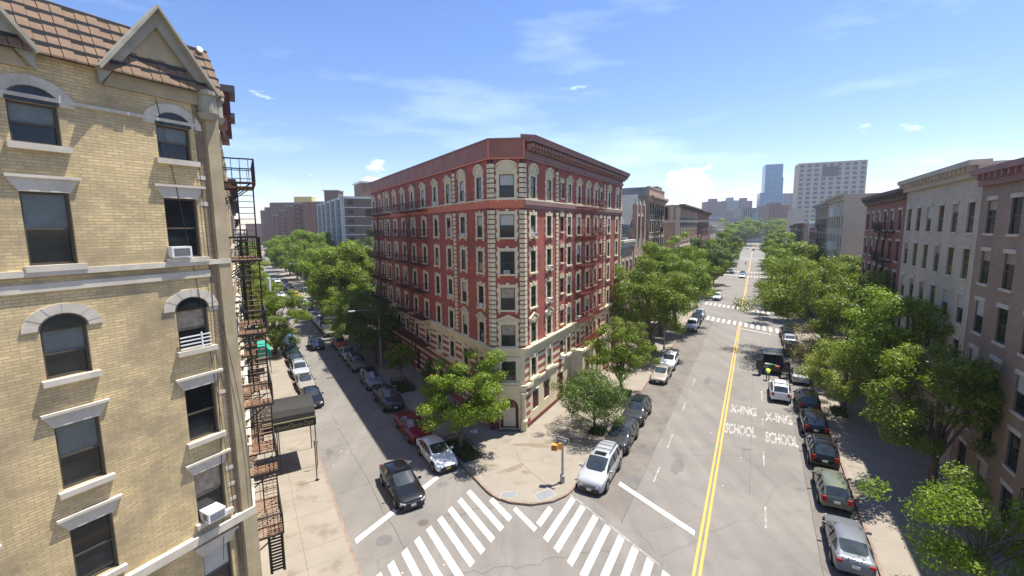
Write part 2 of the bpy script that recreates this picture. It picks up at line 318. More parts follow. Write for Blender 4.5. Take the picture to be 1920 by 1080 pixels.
# ------------------------------------------------------------------ road markings
def paint(name, col, wear, base=(.2, .185, .17), lo=.5):
    m = bpy.data.materials.new(name); m.use_nodes = True; t = m.node_tree; n = t.nodes; l = t.links; b = n['Principled BSDF']; b.inputs['Roughness'].default_value = .8
    tc = n.new('ShaderNodeTexCoord'); nz = n.new('ShaderNodeTexNoise'); nz.inputs['Scale'].default_value = 1.6; nz.inputs['Detail'].default_value = 14; nz.inputs['Roughness'].default_value = .85
    l.new(tc.outputs['Object'], nz.inputs['Vector']); r = n.new('ShaderNodeMapRange'); r.inputs[1].default_value = lo; r.inputs[2].default_value = lo+.08; r.inputs[4].default_value = wear
    l.new(nz.outputs['Fac'], r.inputs[0]); mi = n.new('ShaderNodeMixRGB'); mi.inputs[1].default_value = (*col, 1); mi.inputs[2].default_value = (*base, 1)
    l.new(r.outputs[0], mi.inputs[0]); l.new(mi.outputs[0], b.inputs['Base Color']); return m
WP = paint('white_road_paint', (.54, .52, .47), .8, lo=.51); YP = paint('yellow_road_paint', (.56, .33, .055), .7, lo=.53)
WPW = paint('worn_white_paint', (.40, .38, .34), .95, lo=.45)
def strip(poly, m, name='road_marking', z=.006, lab=None):
    g = MB(); g.face([(p.x, p.y, z) for p in poly], m); o = g.build(name); tag(o, lab, kind='structure'); return o
g = MB()
for va in (-1.88, -1.60):
    for (b0, b1) in ((15.5, 74.5), (90.5, 149), (164, 223), (238, 480)):
        if b0 == 15.5: b0 = -20
        g.face([Q(va-.07, b0, .006), Q(va+.07, b0, .006), Q(va+.07, b1, .006), Q(va-.07, b1, .006)], YP)
tag(g.build('road_marking'), kind='structure')
g = MB()
for (u0, u1) in ((28.1, 30.4), (35.9, 38.4), (43.6, 45.2), (50, 53), (58, 61), (66, 69)):
    g.face([fA(u0, 1.33, .006), fA(u1, 1.33, .006), fA(u1, 1.43, .006), fA(u0, 1.43, .006)], WPW)
for (u0, u1) in ((30.1, 32.2), (35.5, 38.1), (43.5, 46), (51.5, 54)):
    g.face([fA(u0, -5.35, .006), fA(u1, -5.35, .006), fA(u1, -5.25, .006), fA(u0, -5.25, .006)], WPW)
tag(g.build('road_marking'), kind='structure')
g = MB()   # crosswalks: stripes keep the direction of the street they cross
for vb in [9.1, 10.0, 10.9, 11.8, 12.65, 8.2, 7.3, 6.4, 5.5, 4.7]:
    s = -16.0 if vb < 12.2 else -14.2
    g.face([Q(s, vb-.2, .006), Q(s, vb+.2, .006), Q(-12.1, vb+.2, .006), Q(-12.1, vb-.2, .006)], WP)
g.face([Q(-12.4, 13.25, .006), Q(-12.4, 13.6, .006), Q(-10.35, 13.6, .006), Q(-10.35, 13.25, .006)], WP)
for k, va in enumerate([-10.4, -9.5, -8.65, -7.65, -6.75, -5.8, -4.9, -4.0, -3.1, -1.2, -.2, .8, 1.8, 2.8, 3.8, 4.8]):
    e = 17.2 if k else 15.4
    g.face([Q(va-.2, 13.8 if k == 0 else 13.4, .010), Q(va+.2, 13.8 if k == 0 else 13.4, .010), Q(va+.2, e, .010), Q(va-.2, e, .010)], WP)
for b0, b1 in ((73.9, 76.9), (88.4, 91.2), (148.6, 151.2), (162.0, 164.8), (222.5, 225.3), (236, 239)):
    for k in range(17):
        va = -9.1+k*.93
        g.face([Q(va-.22, b0, .006), Q(va+.22, b0, .006), Q(va+.22, b1, .006), Q(va-.22, b1, .006)], WP)
tag(g.build('crosswalk'), kind='structure')
strip([Q(-19.1, 4.3), Q(-18.7, 4.3), Q(-18.7, 10.7), Q(-19.1, 10.7)], WP)
strip([Q(-7.35, 20.75), Q(-7.35, 21.15), Q(-2.2, 21.15), Q(-2.2, 20.75)], WP)
strip([Q(-1.4, 71.9), Q(-1.4, 72.2), Q(3.0, 72.2), Q(3.0, 71.9)], WP)
strip([Q(-10.2, 17.28), Q(-10.2, 17.36), Q(-3.5, 17.36), Q(-3.5, 17.28)], WPW)
# darker repair strips and manholes
ASPB = mat('brown_worn_asphalt', (.152, .134, .114), .92, .13, .35, bump=.2, stain=((.095, .085, .076), .55, .5, .74)); add_asphalt_detail(ASPB)
ASPD = mat('tyre_darkened_asphalt', (.142, .131, .119), .9, .12, .4, bump=.2, stain=((.10, .095, .088), .5, .45, .75)); add_asphalt_detail(ASPD)
SEAM = mat('tar_seam', (.07, .066, .062), .8, .2, 2)
for (a0, a1, b0, b1, m_) in ((-9.75, -6.15, 18.2, 73.5, ASPB), (3.9, 6.25, 18, 73.5, ASPB)):
    g = MB(); nseg = 24; L0 = []; L1 = []; rq = random.Random(int(a0*10))
    for k in range(nseg+1):
        b = b0+(b1-b0)*k/nseg; L0.append(Q(a0+rq.uniform(-.12, .12)*(a0 > -9), b, .0035)); L1.append(Q(a1+rq.uniform(-.05, .05), b, .0035))
    for k in range(nseg): g.face([L0[k], L1[k], L1[k+1], L0[k+1]], m_)
    tag(g.build('road_patch'), kind='structure')
g = MB(); rq = random.Random(4)
def crackline(p, q, wd, n=18, j=.12):
    pts = [p.lerp(q, k/n)+Vector((rq.uniform(-j, j), rq.uniform(-j, j), 0)) for k in range(n+1)]
    d = (q-p).normalized(); s_ = Vector((-d.y, d.x, 0))*wd/2
    for a, b in zip(pts[:-1], pts[1:]): g.face([a-s_, a+s_, b+s_, b-s_], SEAM)
Zs = .0045
crackline(Q(-6.12, 18, Zs), Q(-6.12, 73, Zs), .035, 40, .03); crackline(Q(.5, 27, Zs), Q(.5, 71, Zs), .02, 40, .04); crackline(Q(3.85, 20, Zs), Q(3.85, 73, Zs), .03, 40, .04)
crackline(Q(-9.5, 40, Zs), Q(6, 41.5, Zs), .03, 22, .15); crackline(Q(-9.5, 55.5, Zs), Q(6, 54.5, Zs), .03, 22, .15)
crackline(fB(20, 6.5, Zs), fB(44, 6.2, Zs), .035, 30, .08); crackline(fB(30, 4.2, Zs), fB(30.6, 9, Zs), .03, 12, .12); crackline(fB(37, 4.2, Zs), fB(37.6, 9.5, Zs), .03, 12, .12); crackline(fB(57, 4.2, Zs), fB(57, 12.5, Zs), .03, 14, .12)
crackline(Q(-14, 6, Zs), Q(-6, 16, Zs), .03, 20, .2); crackline(Q(-16, 9, Zs), Q(-9, 19.5, Zs), .04, 20, .15)
tag(g.build('road_seam'), kind='structure')
g = MB()
for c, L_, W_, ang in ((fA(33, -4.2), 2.6, .5, A_), (fA(54, -4.0), 3, .4, A_), (fB(27.4, 10.6), .9, .35, .6), (fB(38.5, 9.2), 1.2, .3, B_), (fA(38, .2), .5, .4, 0), (fA(29.5, -6.6), 1.6, .7, A_), (fB(36.5, 4.8), 1.5, .3, -B_), (fB(44, 8.4), 1.0, .35, -B_), (Q(-8, 20.5), 1.1, .5, .4), (fA(33.5, 3.4), .5, .35, 0)):
    pts = []; rq = random.Random(int(c.x*100))
    for k in range(16):
        th = k*math.pi/8; rr_ = rq.uniform(.65, 1.1); x, y = math.cos(th)*W_*rr_, math.sin(th)*L_*.5*rr_; pts.append((c.x+x*math.cos(-ang)-y*math.sin(-ang), c.y+x*math.sin(-ang)+y*math.cos(-ang), .0052))
    g.face(pts, ASPD)
tag(g.build('road_stain'), kind='structure')
PATCH = mat('dark_asphalt_patch', (.125, .118, .11), .9, .15, 1)
for (u, v, a, b, rz) in ((49, -7.9, 12, .0, 0),):
    pass
g = MB()
for k in range(20): pass
def disc(c, r, m, name, z=.009, ring=None, kind='structure'):
    g = MB(); g.face([(c.x+r*math.cos(t*math.pi/12), c.y+r*math.sin(t*math.pi/12), z) for t in range(24)], m)
    if ring: g.face([(c.x+r*.72*math.cos(t*math.pi/12), c.y+r*.72*math.sin(t*math.pi/12), z+.004) for t in range(24)], ring)
    return g.build(name)
IRON = mat('manhole_iron', (.10, .075, .055), .7, .25, 8)
tag(disc(fB(24.2, 8.1), .36, PATCH, 'manhole_cover', ring=IRON), 'round brown manhole cover in the road in front of the black car', 'manhole cover')
tag(disc(fB(23.9, 5.7), .45, PATCH, 'road_patch', z=.012), kind='structure')
tag(disc(fA(46.6, 4.1), .33, PATCH, 'road_patch'), kind='structure')
# lettering on the road
def letters(txt, c_u, v0, width, hgt):
    cu = bpy.data.curves.new('road_text', 'FONT'); cu.body = txt; cu.size = 1; cu.offset = .035
    o = bpy.data.objects.new('tmp', cu); sc.collection.objects.link(o); bpy.context.view_layer.update()
    dg = bpy.context.evaluated_depsgraph_get(); me = bpy.data.meshes.new_from_object(o.evaluated_get(dg))
    bpy.data.objects.remove(o)
    xs = [v.co.x for v in me.vertices]; ys = [v.co.y for v in me.vertices]; x0, x1, y0, y1 = min(xs), max(xs), min(ys), max(ys)
    for v in me.vertices:
        p = fA(c_u+(v.co.y-y0)/(y1-y0)*hgt, v0+(v.co.x-x0)/(x1-x0)*width, .007); v.co = p
    me.materials.append(WPW); ob = link('road_lettering', me); return ob
for txt, u, v, wd, h in (('X-ING', 45.3, -1.35, 2.25, 2.3), ('SCHOOL', 40.5, -1.5, 2.35, 2.2), ('X-ING', 44.7, 1.55, 2.15, 2.3), ('SCHOOL', 40.1, 1.55, 2.3, 2.2)):
    tag(letters(txt, u, v, wd, h), kind='structure')
# curb ramps
PAD = mat('grey_tactile_pad', (.19, .20, .205), .8, .1, 3); RAMP = mat('pale_ramp_concrete', (.28, .26, .215), .9, .08, 1)
def quadw(c, du, dv, m, z): return [c-du-dv+Z*z, c+du-dv+Z*z, c+du+dv+Z*z, c-du+dv+Z*z]
for c, ex, ey in ((Vector((1.98, 27.42, 0)), Vector((.50, .32, 0)), Vector((-.16, .32, 0))), (Vector((-.35, 27.5, 0)), Vector((.45, .04, 0)), Vector((.08, .30, 0)))):
    g = MB(); g.face(quadw(c, ex*1.22, ey*1.3, RAMP, BZ+.006), RAMP); g.face(quadw(c, ex, ey, PAD, BZ+.011), PAD)
    tag(g.build('curb_ramp'), kind='structure')
# ------------------------------------------------------------------ windows
def blk(mb, x0, x1, y0, y1, z0, z1, m=None): mb.box(x0, x1, y0, y1, z0, z1, m or CREAM)
def surround(kind, w, h):
    mb = MB(); t = .23; hw = w/2
    if kind == 'narrow':
        blk(mb, -hw-.1, hw+.1, 0, .06, h, h+.32); blk(mb, -.13, .13, 0, .1, h+.12, h+.5)
        for sx in (-1, 1): blk(mb, sx*(hw+.12)-.05, sx*(hw+.12)+.05, 0, .07, h+.1, h+.45)
        blk(mb, -hw-.08, hw+.08, 0, .12, -.14, 0)
        for sx in (-1, 1): blk(mb, min(sx*hw, sx*(hw+.05)), max(sx*hw, sx*(hw+.05)), 0, .02, 0, h, RED)
        return mb
    if kind == 'low':
        for sx in (-1, 1): blk(mb, min(sx*hw, sx*(hw+.3)), max(sx*hw, sx*(hw+.3)), 0, .08, -.2, h)
        blk(mb, -hw-.3, hw+.3, 0, .10, h, h+.32); blk(mb, -.14, .14, 0, .16, h-.02, h+.4)
        blk(mb, -hw-.36, hw+.36, 0, .28, -.32, -.1); return mb
    for sx in (-1, 1):
        blk(mb, min(sx*hw, sx*(hw+t)), max(sx*hw, sx*(hw+t)), 0, .07, -.02, h)
        for zc in (h*.12, h*.5, h*.88):
            blk(mb, min(sx*(hw+t), sx*(hw+t+.09)), max(sx*(hw+t), sx*(hw+t+.09)), 0, .055, zc-.16, zc+.16)
    blk(mb, -hw-t, hw+t, 0, .08, h, h+.26)
    blk(mb, -hw-t-.03, hw+t+.03, 0, .15, -.16, -.02)
    for sx in (-1, 1): blk(mb, sx*(hw+.12)-.07, sx*(hw+.12)+.07, 0, .11, -.34, -.16)
    if kind == 'plain':
        blk(mb, -.13, .13, 0, .13, h+.02, h+.42)
        for sx in (-1, 1): blk(mb, sx*(hw+t-.06)-.09, sx*(hw+t-.06)+.09, 0, .07, h+.26, h+.36)
    if kind == 'ped':
        b = h+.26; q = hw+t+.12; pk = .52
        blk(mb, -q, q, 0, .16, b, b+.09)
        mb.extr([(-q+.06, .001, b+.09), (q-.06, .001, b+.09), (0, .001, b+pk)], (0, .06, 0), CREAM)
        for sx in (-1, 1):
            mb.extr([(sx*(q+.03), .002, b+.09), (0, .002, b+pk), (0, .002, b+pk+.13), (sx*(q+.03), .002, b+.22)], (0, .19, 0), CREAM)
        blk(mb, -.11, .11, 0, .15, h+.02, b+.3)
    if kind == 'arch':
        b = h+.26; q = hw+t+.1; ht = .34+q*.42
        blk(mb, -q, q, 0, .15, b, b+.09)
        n = 12; ar = [(q*math.cos(math.pi-k*math.pi/n), b+.09+(ht-.09)*math.sin(k*math.pi/n)) for k in range(n+1)]
        mb.extr([(x*.93, .001, z) for x, z in ar], (0, .07, 0), CREAM)
        for (x0, z0), (x1, z1) in zip(ar[:-1], ar[1:]):
            mb.extr([(x0, .003, z0), (x1, .003, z1), (x1*1.0+0, .003, z1+.13), (x0, .003, z0+.13)], (0, .2, 0), CREAM)
        blk(mb, -.12, .12, 0, .14, h+.02, b+.35)
    return mb
def sash(w, h):
    mb = MB(); y = -.09; t = .06; hw = w/2
    for sx in (-1, 1): mb.box(min(sx*hw, sx*(hw-t)), max(sx*hw, sx*(hw-t)), y, y+.08, 0, h, SASH)
    mb.box(-hw+t, hw-t, y, y+.08, 0, t, SASH); mb.box(-hw+t, hw-t, y, y+.08, h-t, h, SASH); mb.box(-hw+t, hw-t, y, y+.1, h*.5-.04, h*.5+.04, SASH)
    return mb
def pane(w, h, st):
    mb = MB(); hw = w/2-.02; y = -.05; up, lo = {0: (GLASS, GLASS), 1: (BLIND, GLASS), 2: (BLIND, BLIND), 3: (CURT, GLASS), 4: (GLASS, CURT)}[st]
    mb.box(-hw, hw, y-.05, y, .02, h*.5, lo); mb.box(-hw, hw, y-.05, y+.012, h*.5, h-.02, up); return mb
CACHE = {}
def cached(key, fn):
    if key not in CACHE: CACHE[key] = fn().mesh(key[0])
    return CACHE[key]
def merge(mb, me, mtx):
    i = len(mb.v); mb.v += [tuple(mtx @ v.co) for v in me.vertices]
    for p in me.polygons:
        mb.f.append(tuple(i+k for k in p.vertices)); mb.m.append(mb.mi(me.materials[p.material_index])); mb.uv.append(None); mb.sm.append(False)
def win_rz(U, W):        # local x along wall, local y outward
    X = Vector((W.y, -W.x, 0)); return math.atan2(X.y, X.x)
# ------------------------------------------------------------------ main corner building
UA0, UA1, VA = 33.15, 63.3, -16.63
UB0, UB1, VB = 32.9, 71.0, 17.62
cA = fA(UA0, VA); cB = fB(UB0, VB); eC = (cA-cB).normalized(); nC = Vector((eC.y, -eC.x, 0)); WC = (cA-cB).length
main = thing('apartment_building', 'six-storey red brick corner apartment building with cream window surrounds and a chamfered corner', 'apartment building', (cA+cB)/2)
ROWS = [(19.8, 21.55), (16.6, 18.38), (13.6, 15.4), (10.6, 12.4), (7.5, 9.25), (4.5, 6.15)]
AC_ = [(34.3, 35.3, 0), (37.65, 38.65, 0), (41.0, 41.68, 1), (42.7, 43.7, 0), (45.5, 46.5, 0), (48.45, 49.45, 0), (51.2, 52.2, 0), (53.4, 54.1, 1), (56.6, 57.6, 0), (60.35, 61.35, 0)]
BC_ = [(x, x+.98, 0) for x in (34.25, 37.65, 40.9, 44.25, 47.85, 51.5, 55.05, 58.55, 61.85, 65.5, 68.95)]
def colmat(u, z, low):
    if z < 6.66:
        if z > 6.3: return CREAM
        k = (z-.9) % .70
        return RED if .33 < k else CREAM
    if 18.96 < z < 19.62: return REDTRIM
    return RED
zband = [.9+.7*k+d for k in range(0, 8) for d in (0, .33) if .9+.7*k+d < 6.3]+[6.3, 6.66, 18.96, 19.62]
wall = MB(); wins = []
oA = []
for i, (a, b, nar) in enumerate(AC_):
    for r, (z0, z1) in enumerate(ROWS):
        if r == 5 and i == 2: pass
        if nar: z0 += .35
        oA.append((a, b, z0, z1)); kind = 'narrow' if nar else ('low' if r == 5 else ('arch' if r == 0 and i in (0, 1, 8, 9) else 'ped' if r == 0 or (r == 4 and i < 2) else 'plain'))
        wins.append((fA((a+b)/2, VA, z0), dA, nA, b-a, z1-z0, kind, i, r, 'A'))
gA = [(34.66, 35.9, 1.3, 3.05), (37.1, 38.35, 1.45, 3.2), (40.8, 41.75, .2, 2.9), (56.7, 57.6, .9, 3.2), (60.3, 61.3, .9, 3.2)]
facade(wall, nA*VA, dA, nA, UA0, UA1, 0, 22.8, oA+gA, .2, lambda u, z: CREAMLOW if (u < 40.2 and z < 4.0 or 42 < u < 55 and z < 4.2) and (u > 34.2 or z < .2) else colmat(u, z, 0), ub=(34.2, 40.2, 42, 55), zb=zband+[4.0, 4.2, .2])
oB = []
for i, (a, b, nar) in enumerate(BC_):
    for r, (z0, z1) in enumerate(ROWS):
        oB.append((a, b, z0, z1)); kind = 'low' if r == 5 else ('arch' if r == 0 and i in (0, 1) else 'ped' if r == 0 or (r == 4 and i < 2) else 'plain')
        wins.append((fB((a+b)/2, VB, z0), dB, -nB, b-a, z1-z0, kind, i, r, 'B'))
gB = [(a+.0, b+.02, .35, 2.75) for a, b, _ in BC_[3:9]]
facade(wall, nB*VB, dB, -nB, UB0, UB1, 0, 22.8, oB+gB, .2, lambda u, z: colmat(u, z, 1), zb=zband)
oC = []
for r, (z0, z1) in enumerate(ROWS):
    hw = .6; oC.append((WC/2-hw, WC/2+hw, z0, z1+.05)); wins.append((cB+eC*(WC/2)+Z*z0, eC, nC, 2*hw, z1+.05-z0, 'low' if r == 5 else 'arch' if r == 0 else 'ped' if r == 4 else 'plain', 0, r, 'C'))
facade(wall, cB, eC, nC, 0, WC, 0, 22.8, oC+[(WC/2-.8, WC/2+.8, .2, 2.1)], .25, lambda u, z: CREAM if z < 6.7 else (REDTRIM if 18.96 < z < 19.62 else RED), zb=[6.7, 18.96, 19.62])
# rear walls and roof deck
DECK = mat('grey_roof_deck', (.25, .25, .25), .9, .2, .5)
pA1 = fA(UA1, VA); pB1 = fB(UB1, VB); pm = Q(VA-16, 17.62+22)
rear = [pA1, Q(VA-14, nB.dot(pA1)), Q(VA-14, 34), Q(nA.dot(pB1), 34), pB1]
for p, q in zip(rear[:-1], rear[1:]):
    wall.face([p, q, q+Z*22.8, p+Z*22.8], RED, [(0, 0), ((q-p).length, 0), ((q-p).length, 22.8), (0, 22.8)])
wall.build('wall', main)
rf = MB(); rf.face([p+Z*23.0 for p in [cB, cA]+rear], DECK, smooth=False); rf.build('roof', main)
# doors, boards
dm = MB()
for a, b, z0, z1 in gA: dm.fbox(nA*VA, dA, nA, a, b, -.16, -.1, z0, z1, MAROON)
for (a, b, z0, z1) in gA[:3]:
    d = MB(); d.fbox(nA*VA, dA, nA, a, b, -.15, -.08, z0, z1, MAROON); d.fbox(nA*VA, dA, nA, a-.02, b+.02, -.02, .05, z1, z1+.08, CREAM)
    d.fbox(nA*VA, dA, nA, (a+b)/2-.02, (a+b)/2+.02, -.08, -.06, z0, z1, FEB)
    d.build('board' if z0 > 1 else 'door', main)
for (a, b, z0, z1) in gA[3:]: d = MB(); d.fbox(nA*VA, dA, nA, a, b, -.15, -.08, z0, z1, SASH); d.build('door', main)
for (a, b, z0, z1) in gB:
    d = MB(); d.fbox(nB*VB, dB, -nB, a, b, -.15, -.08, z0, z1, GLASS); d.fbox(nB*VB, dB, -nB, a+.46, a+.52, -.08, -.05, z0, z1, SASH)
    d.fbox(nB*VB, dB, -nB, a-.1, b+.1, 0, .16, z0-.14, z0, CREAM); d.build('door', main)
# corner entrance
en = MB(); ce = WC/2; n_ = 14
ap = [(ce+.8*math.cos(k*math.pi/n_), 2.1+.8*math.sin(k*math.pi/n_)) for k in range(n_+1)]
en.extr([cB+eC*x+nC*.004+Z*z for x, z in ap], nC*.02, MAROON)
en.fbox(cB, eC, nC, ce-.8, ce-.52, -.2, -.12, .2, 2.1, MAROON); en.fbox(cB, eC, nC, ce+.52, ce+.8, -.2, -.12, .2, 2.1, MAROON)
for k in range(n_):
    (x0, z0), (x1, z1) = ap[k], ap[k+1]; f = 1.13
    en.extr([cB+eC*x0+Z*z0+nC*.002, cB+eC*x1+Z*z1+nC*.002, cB+eC*(ce+(x1-ce)*f)+Z*(2.1+(z1-2.1)*f)+nC*.002, cB+eC*(ce+(x0-ce)*f)+Z*(2.1+(z0-2.1)*f)+nC*.002], nC*.06, CREAM)
en.fbox(cB, eC, nC, ce-.95, ce+.95, 0, .5, 0, .16, mat('door_step', (.12, .12, .12), .8))
en.build('arched_doorway', main)
d = MB(); d.fbox(cB, eC, nC, ce-.52, ce+.52, -.2, -.1, .35, 2.1, mat('beige_door', (.55, .47, .35), .6, .08, 1)); d.build('door', main)
d = MB(); d.fbox(cB, eC, nC, ce+.98, ce+1.26, 0, .02, 1.95, 2.12, mat('pale_pink_plaque', (.62, .45, .47), .6)); d.build('plaque', main)
d = MB(); hp = cB+eC*(ce-.86); dd = (nC*.35-eC*.93).normalized(); d.ibox(hp+dd*.4+Z*1.15, dd*.4, dd.cross(Z)*.03, Z*.95, MAROON); d.build('door', main)
# quoins
def quoin(O, U, W, a, b, z0, z1, wrap=None):
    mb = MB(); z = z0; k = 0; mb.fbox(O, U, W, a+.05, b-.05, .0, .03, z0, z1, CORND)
    while z < z1-.3:
        q = .03 if k % 2 else 0
        mb.fbox(O, U, W, a+q, b-q, .0, .075, z+.05, z+.355, CREAM)
        z += .39; k += 1
    return mb.build('quoin', main)
for za, zb_ in ((7.5, 18.9), (19.75, 22.75)):
    for (a, b) in ((UA0-.02, UA0+.4), (39.82, 40.35), (55.0, 55.6), (62.75, 63.3)): quoin(nA*VA, dA, nA, a, b, za, zb_)
    for (a, b) in ((UB0-.02, UB0+.4), (39.76, 40.3), (63.75, 64.3), (70.45, 71.0)): quoin(nB*VB, dB, -nB, a, b, za, zb_)
    for (a, b) in ((-.02, .38), (WC-.38, WC+.02)): quoin(cB, eC, nC, a, b, za, zb_)
# string courses and belts follow the three faces
def course(name, z0, z1, out, m, faces='BCA', shrink=0):
    mb = MB()
    if 'A' in faces: mb.fbox(nA*VA, dA, nA, UA0-.02, UA1+.05, -.02, out, z0, z1, m)
    if 'B' in faces: mb.fbox(nB*VB, dB, -nB, UB0-.02, UB1+.05, -.02, out, z0, z1, m)
    if 'C' in faces: mb.fbox(cB, eC, nC, -.03-out*.25, WC+.03+out*.25, -.02, out-.004, z0, z1, m)
    return mb.build(name, main)
course('belt_course', 6.70, 6.98, .10, CREAM); course('belt_course', 6.98, 7.24, .22, CREAM); course('belt_course', 7.24, 7.36, .3, CREAM)
course('string_course', 18.98, 19.10, .08, REDTRIM, 'BC'); course('string_course', 19.10, 19.58, .05, REDTRIM, 'BC')
course('string_course', 18.92, 19.2, .10, CORN, 'A'); course('string_course', 19.2, 19.56, .18, CORN, 'A')
course('string_course', 19.58, 19.70, .16, CREAM)
mb = MB(); mb.fbox(cB, eC, nC, -.25, WC+.25, -.05, .3, 3.86, 4.14, CREAM); mb.fbox(cB, eC, nC, -.12, WC+.12, -.05, .18, 3.5, 3.86, CREAM)
mb.fbox(nA*VA, dA, nA, UA0-.1, 34.3, 0, .3, 3.86, 4.14, CREAM); mb.fbox(nA*VA, dA, nA, 34.3, 40.3, 0, .14, 3.95, 4.12, CREAM)
mb.fbox(nB*VB, dB, -nB, UB0-.1, UB0+1.2, 0, .3, 3.86, 4.14, CREAM); mb.build('entrance_cornice', main)
mb = MB(); mb.fbox(nA*VA, dA, nA, UA0-.05, UA1, 0, .06, 0.14, .5, mat('red_plinth', (.14, .035, .03), .8)); mb.build('plinth', main)
# corner column with capital and base
mb = MB(); cc = cA+nC*.16-eC*.12
mb.tube(cc+Z*.14, cc+Z*1.0, .30, .30, CREAM, 8); mb.tube(cc+Z*1.0, cc+Z*1.15, .36, .30, CREAM, 10); mb.tube(cc+Z*1.15, cc+Z*3.2, .22, .2, CREAM, 12)
mb.tube(cc+Z*3.2, cc+Z*3.5, .22, .36, CREAM, 12); mb.build('corner_column', main)
# parapet panels and the bracketed cornice
mb = MB()
mb.fbox(nB*VB, dB, -nB, UB0-.05, UB1+.1, -.3, .12, 22.82, 24.28, PANEL); mb.fbox(nB*VB, dB, -nB, UB0-.1, UB1+.15, -.35, .2, 24.28, 24.4, CORN)
mb.fbox(nB*VB, dB, -nB, UB0-.05, UB1+.1, .12, .17, 22.78, 22.9, REDTRIM)
for k in range(14): mb.fbox(nB*VB, dB, -nB, UB0+2.7*k+1, UB0+2.7*k+1.03, .12, .135, 22.9, 24.28, CORN)
mb.build('parapet_panel', main)
mb = MB(); mb.fbox(cB, eC, nC, -.1, WC+.1, -.3, .124, 22.82, 24.28, PANEL); mb.fbox(cB, eC, nC, -.13, WC+.13, -.35, .2, 24.284, 24.404, CORN); mb.fbox(cB, eC, nC, -.1, WC+.1, .124, .17, 22.78, 22.9, REDTRIM)
mb.fbox(cB, eC, nC, -.12, .0, .124, .16, 22.9, 24.28, REDTRIM); mb.fbox(cB, eC, nC, WC, WC+.12, .124, .16, 22.9, 24.28, REDTRIM); mb.build('parapet_panel', main)
mb = MB(); O = nA*VA
mb.fbox(O, dA, nA, UA0+.1, UA1+.1, -.3, .14, 22.80, 23.02, CORN); mb.fbox(O, dA, nA, UA0+.1, UA1+.15, -.3, .22, 23.02, 23.18, CORN); mb.fbox(O, dA, nA, UA0+.1, UA1+.1, -.3, .12, 23.18, 23.95, CORN)
mb.fbox(O, dA, nA, UA0+.1, UA1+.6, -.3, .85, 24.12, 24.3, CORN)
mb.extr([O+dA*(UA0+.1)+nA*.85+Z*24.3, O+dA*(UA0+.1)+nA*1.0+Z*24.56, O+dA*(UA0+.1)-nA*.3+Z*24.75, O+dA*(UA0+.1)-nA*.3+Z*24.3], dA*(UA1-UA0+.7), CORN)
mb.fbox(O, dA, nA, UA0+.1, UA1+.5, -.28, .78, 24.0, 24.115, CORND); mb.fbox(O, dA, nA, UA0+.12, UA1+.1, .12, .124, 23.45, 24.0, CORND)  # soffit and frieze between brackets coloured dark, shade painted in
c = mb.build('cornice', main)
bm_ = MB(); k = UA0+.35
while k < UA1+.2:
    bm_.fbox(O, dA, nA, k, k+.24, .126, .72, 23.72, 23.995, BRK); bm_.fbox(O, dA, nA, k, k+.24, .126, .42, 23.5, 23.72, BRK); k += .62
b_ = bm_.build('brackets', main)
# projecting entrance block with a terrace on the avenue side
pb = MB(); pb.fbox(O, dA, nA, 44.0, 54.6, .01, 1.15, 0.02, 4.35, CREAMLOW); pb.fbox(O, dA, nA, 43.8, 54.8, 0.005, 1.4, 4.35, 4.62, CREAM)
for u in (44.0, 47.6, 50.6, 54.0): pb.fbox(O, dA, nA, u, u+.6, 1.15, 1.3, 0.02, 4.35, CREAMLOW)
pb.fbox(O, dA, nA, 44, 54.6, 1.15, 1.2, .14, .45, mat('red_plinth', (.2, .04, .03)))
pb.build('entrance_block', main)
for a, b, m in ((45.5, 46.6, MAROON), (49.0, 49.9, SASH), (51.8, 52.8, MAROON)):
    d = MB(); d.fbox(O, dA, nA, a, b, 1.152, 1.19, .6, 3.4, m); d.fbox(O, dA, nA, a-.08, b+.08, 1.152, 1.22, 3.4, 3.5, CREAM); d.build('door', main)
# place windows: the nearest hundred as parts
def wdist(w_): return (w_[0]-Vector((0, 0, HC))).length
wins.sort(key=wdist); rest = MB(); acs = []
for k, (p, U, W, w_, h, kind, ci, r, fc_) in enumerate(wins):
    w_ = round(w_, 2); h = round(h, 2); rz = win_rz(U, W)
    s_ = cached(('window', kind, w_, h), lambda: surround(kind, w_, h)); f_ = cached(('sash', w_, h), lambda: sash(w_, h))
    st = rnd.choice([0, 0, 0, 0, 3, 0, 0, 0, 4, 1])
    if fc_ == 'C': st = [1, 1, 0, 3, 3, 0][r]
    if kind == 'narrow': st = 0
    g_ = cached(('pane', w_, h, st), lambda: pane(w_, h, st))
    if k < 99:
        o = put('window', s_, main, p-main.location, rz); put('sash', f_, o); put('pane', g_, o)
    else:
        mt = Matrix.Translation(p) @ Matrix.Rotation(rz, 4, 'Z')
        for me in (s_, f_, g_): merge(rest, me, mt)
ro = rest.build('window', main); ro['kind'] = 'stuff'
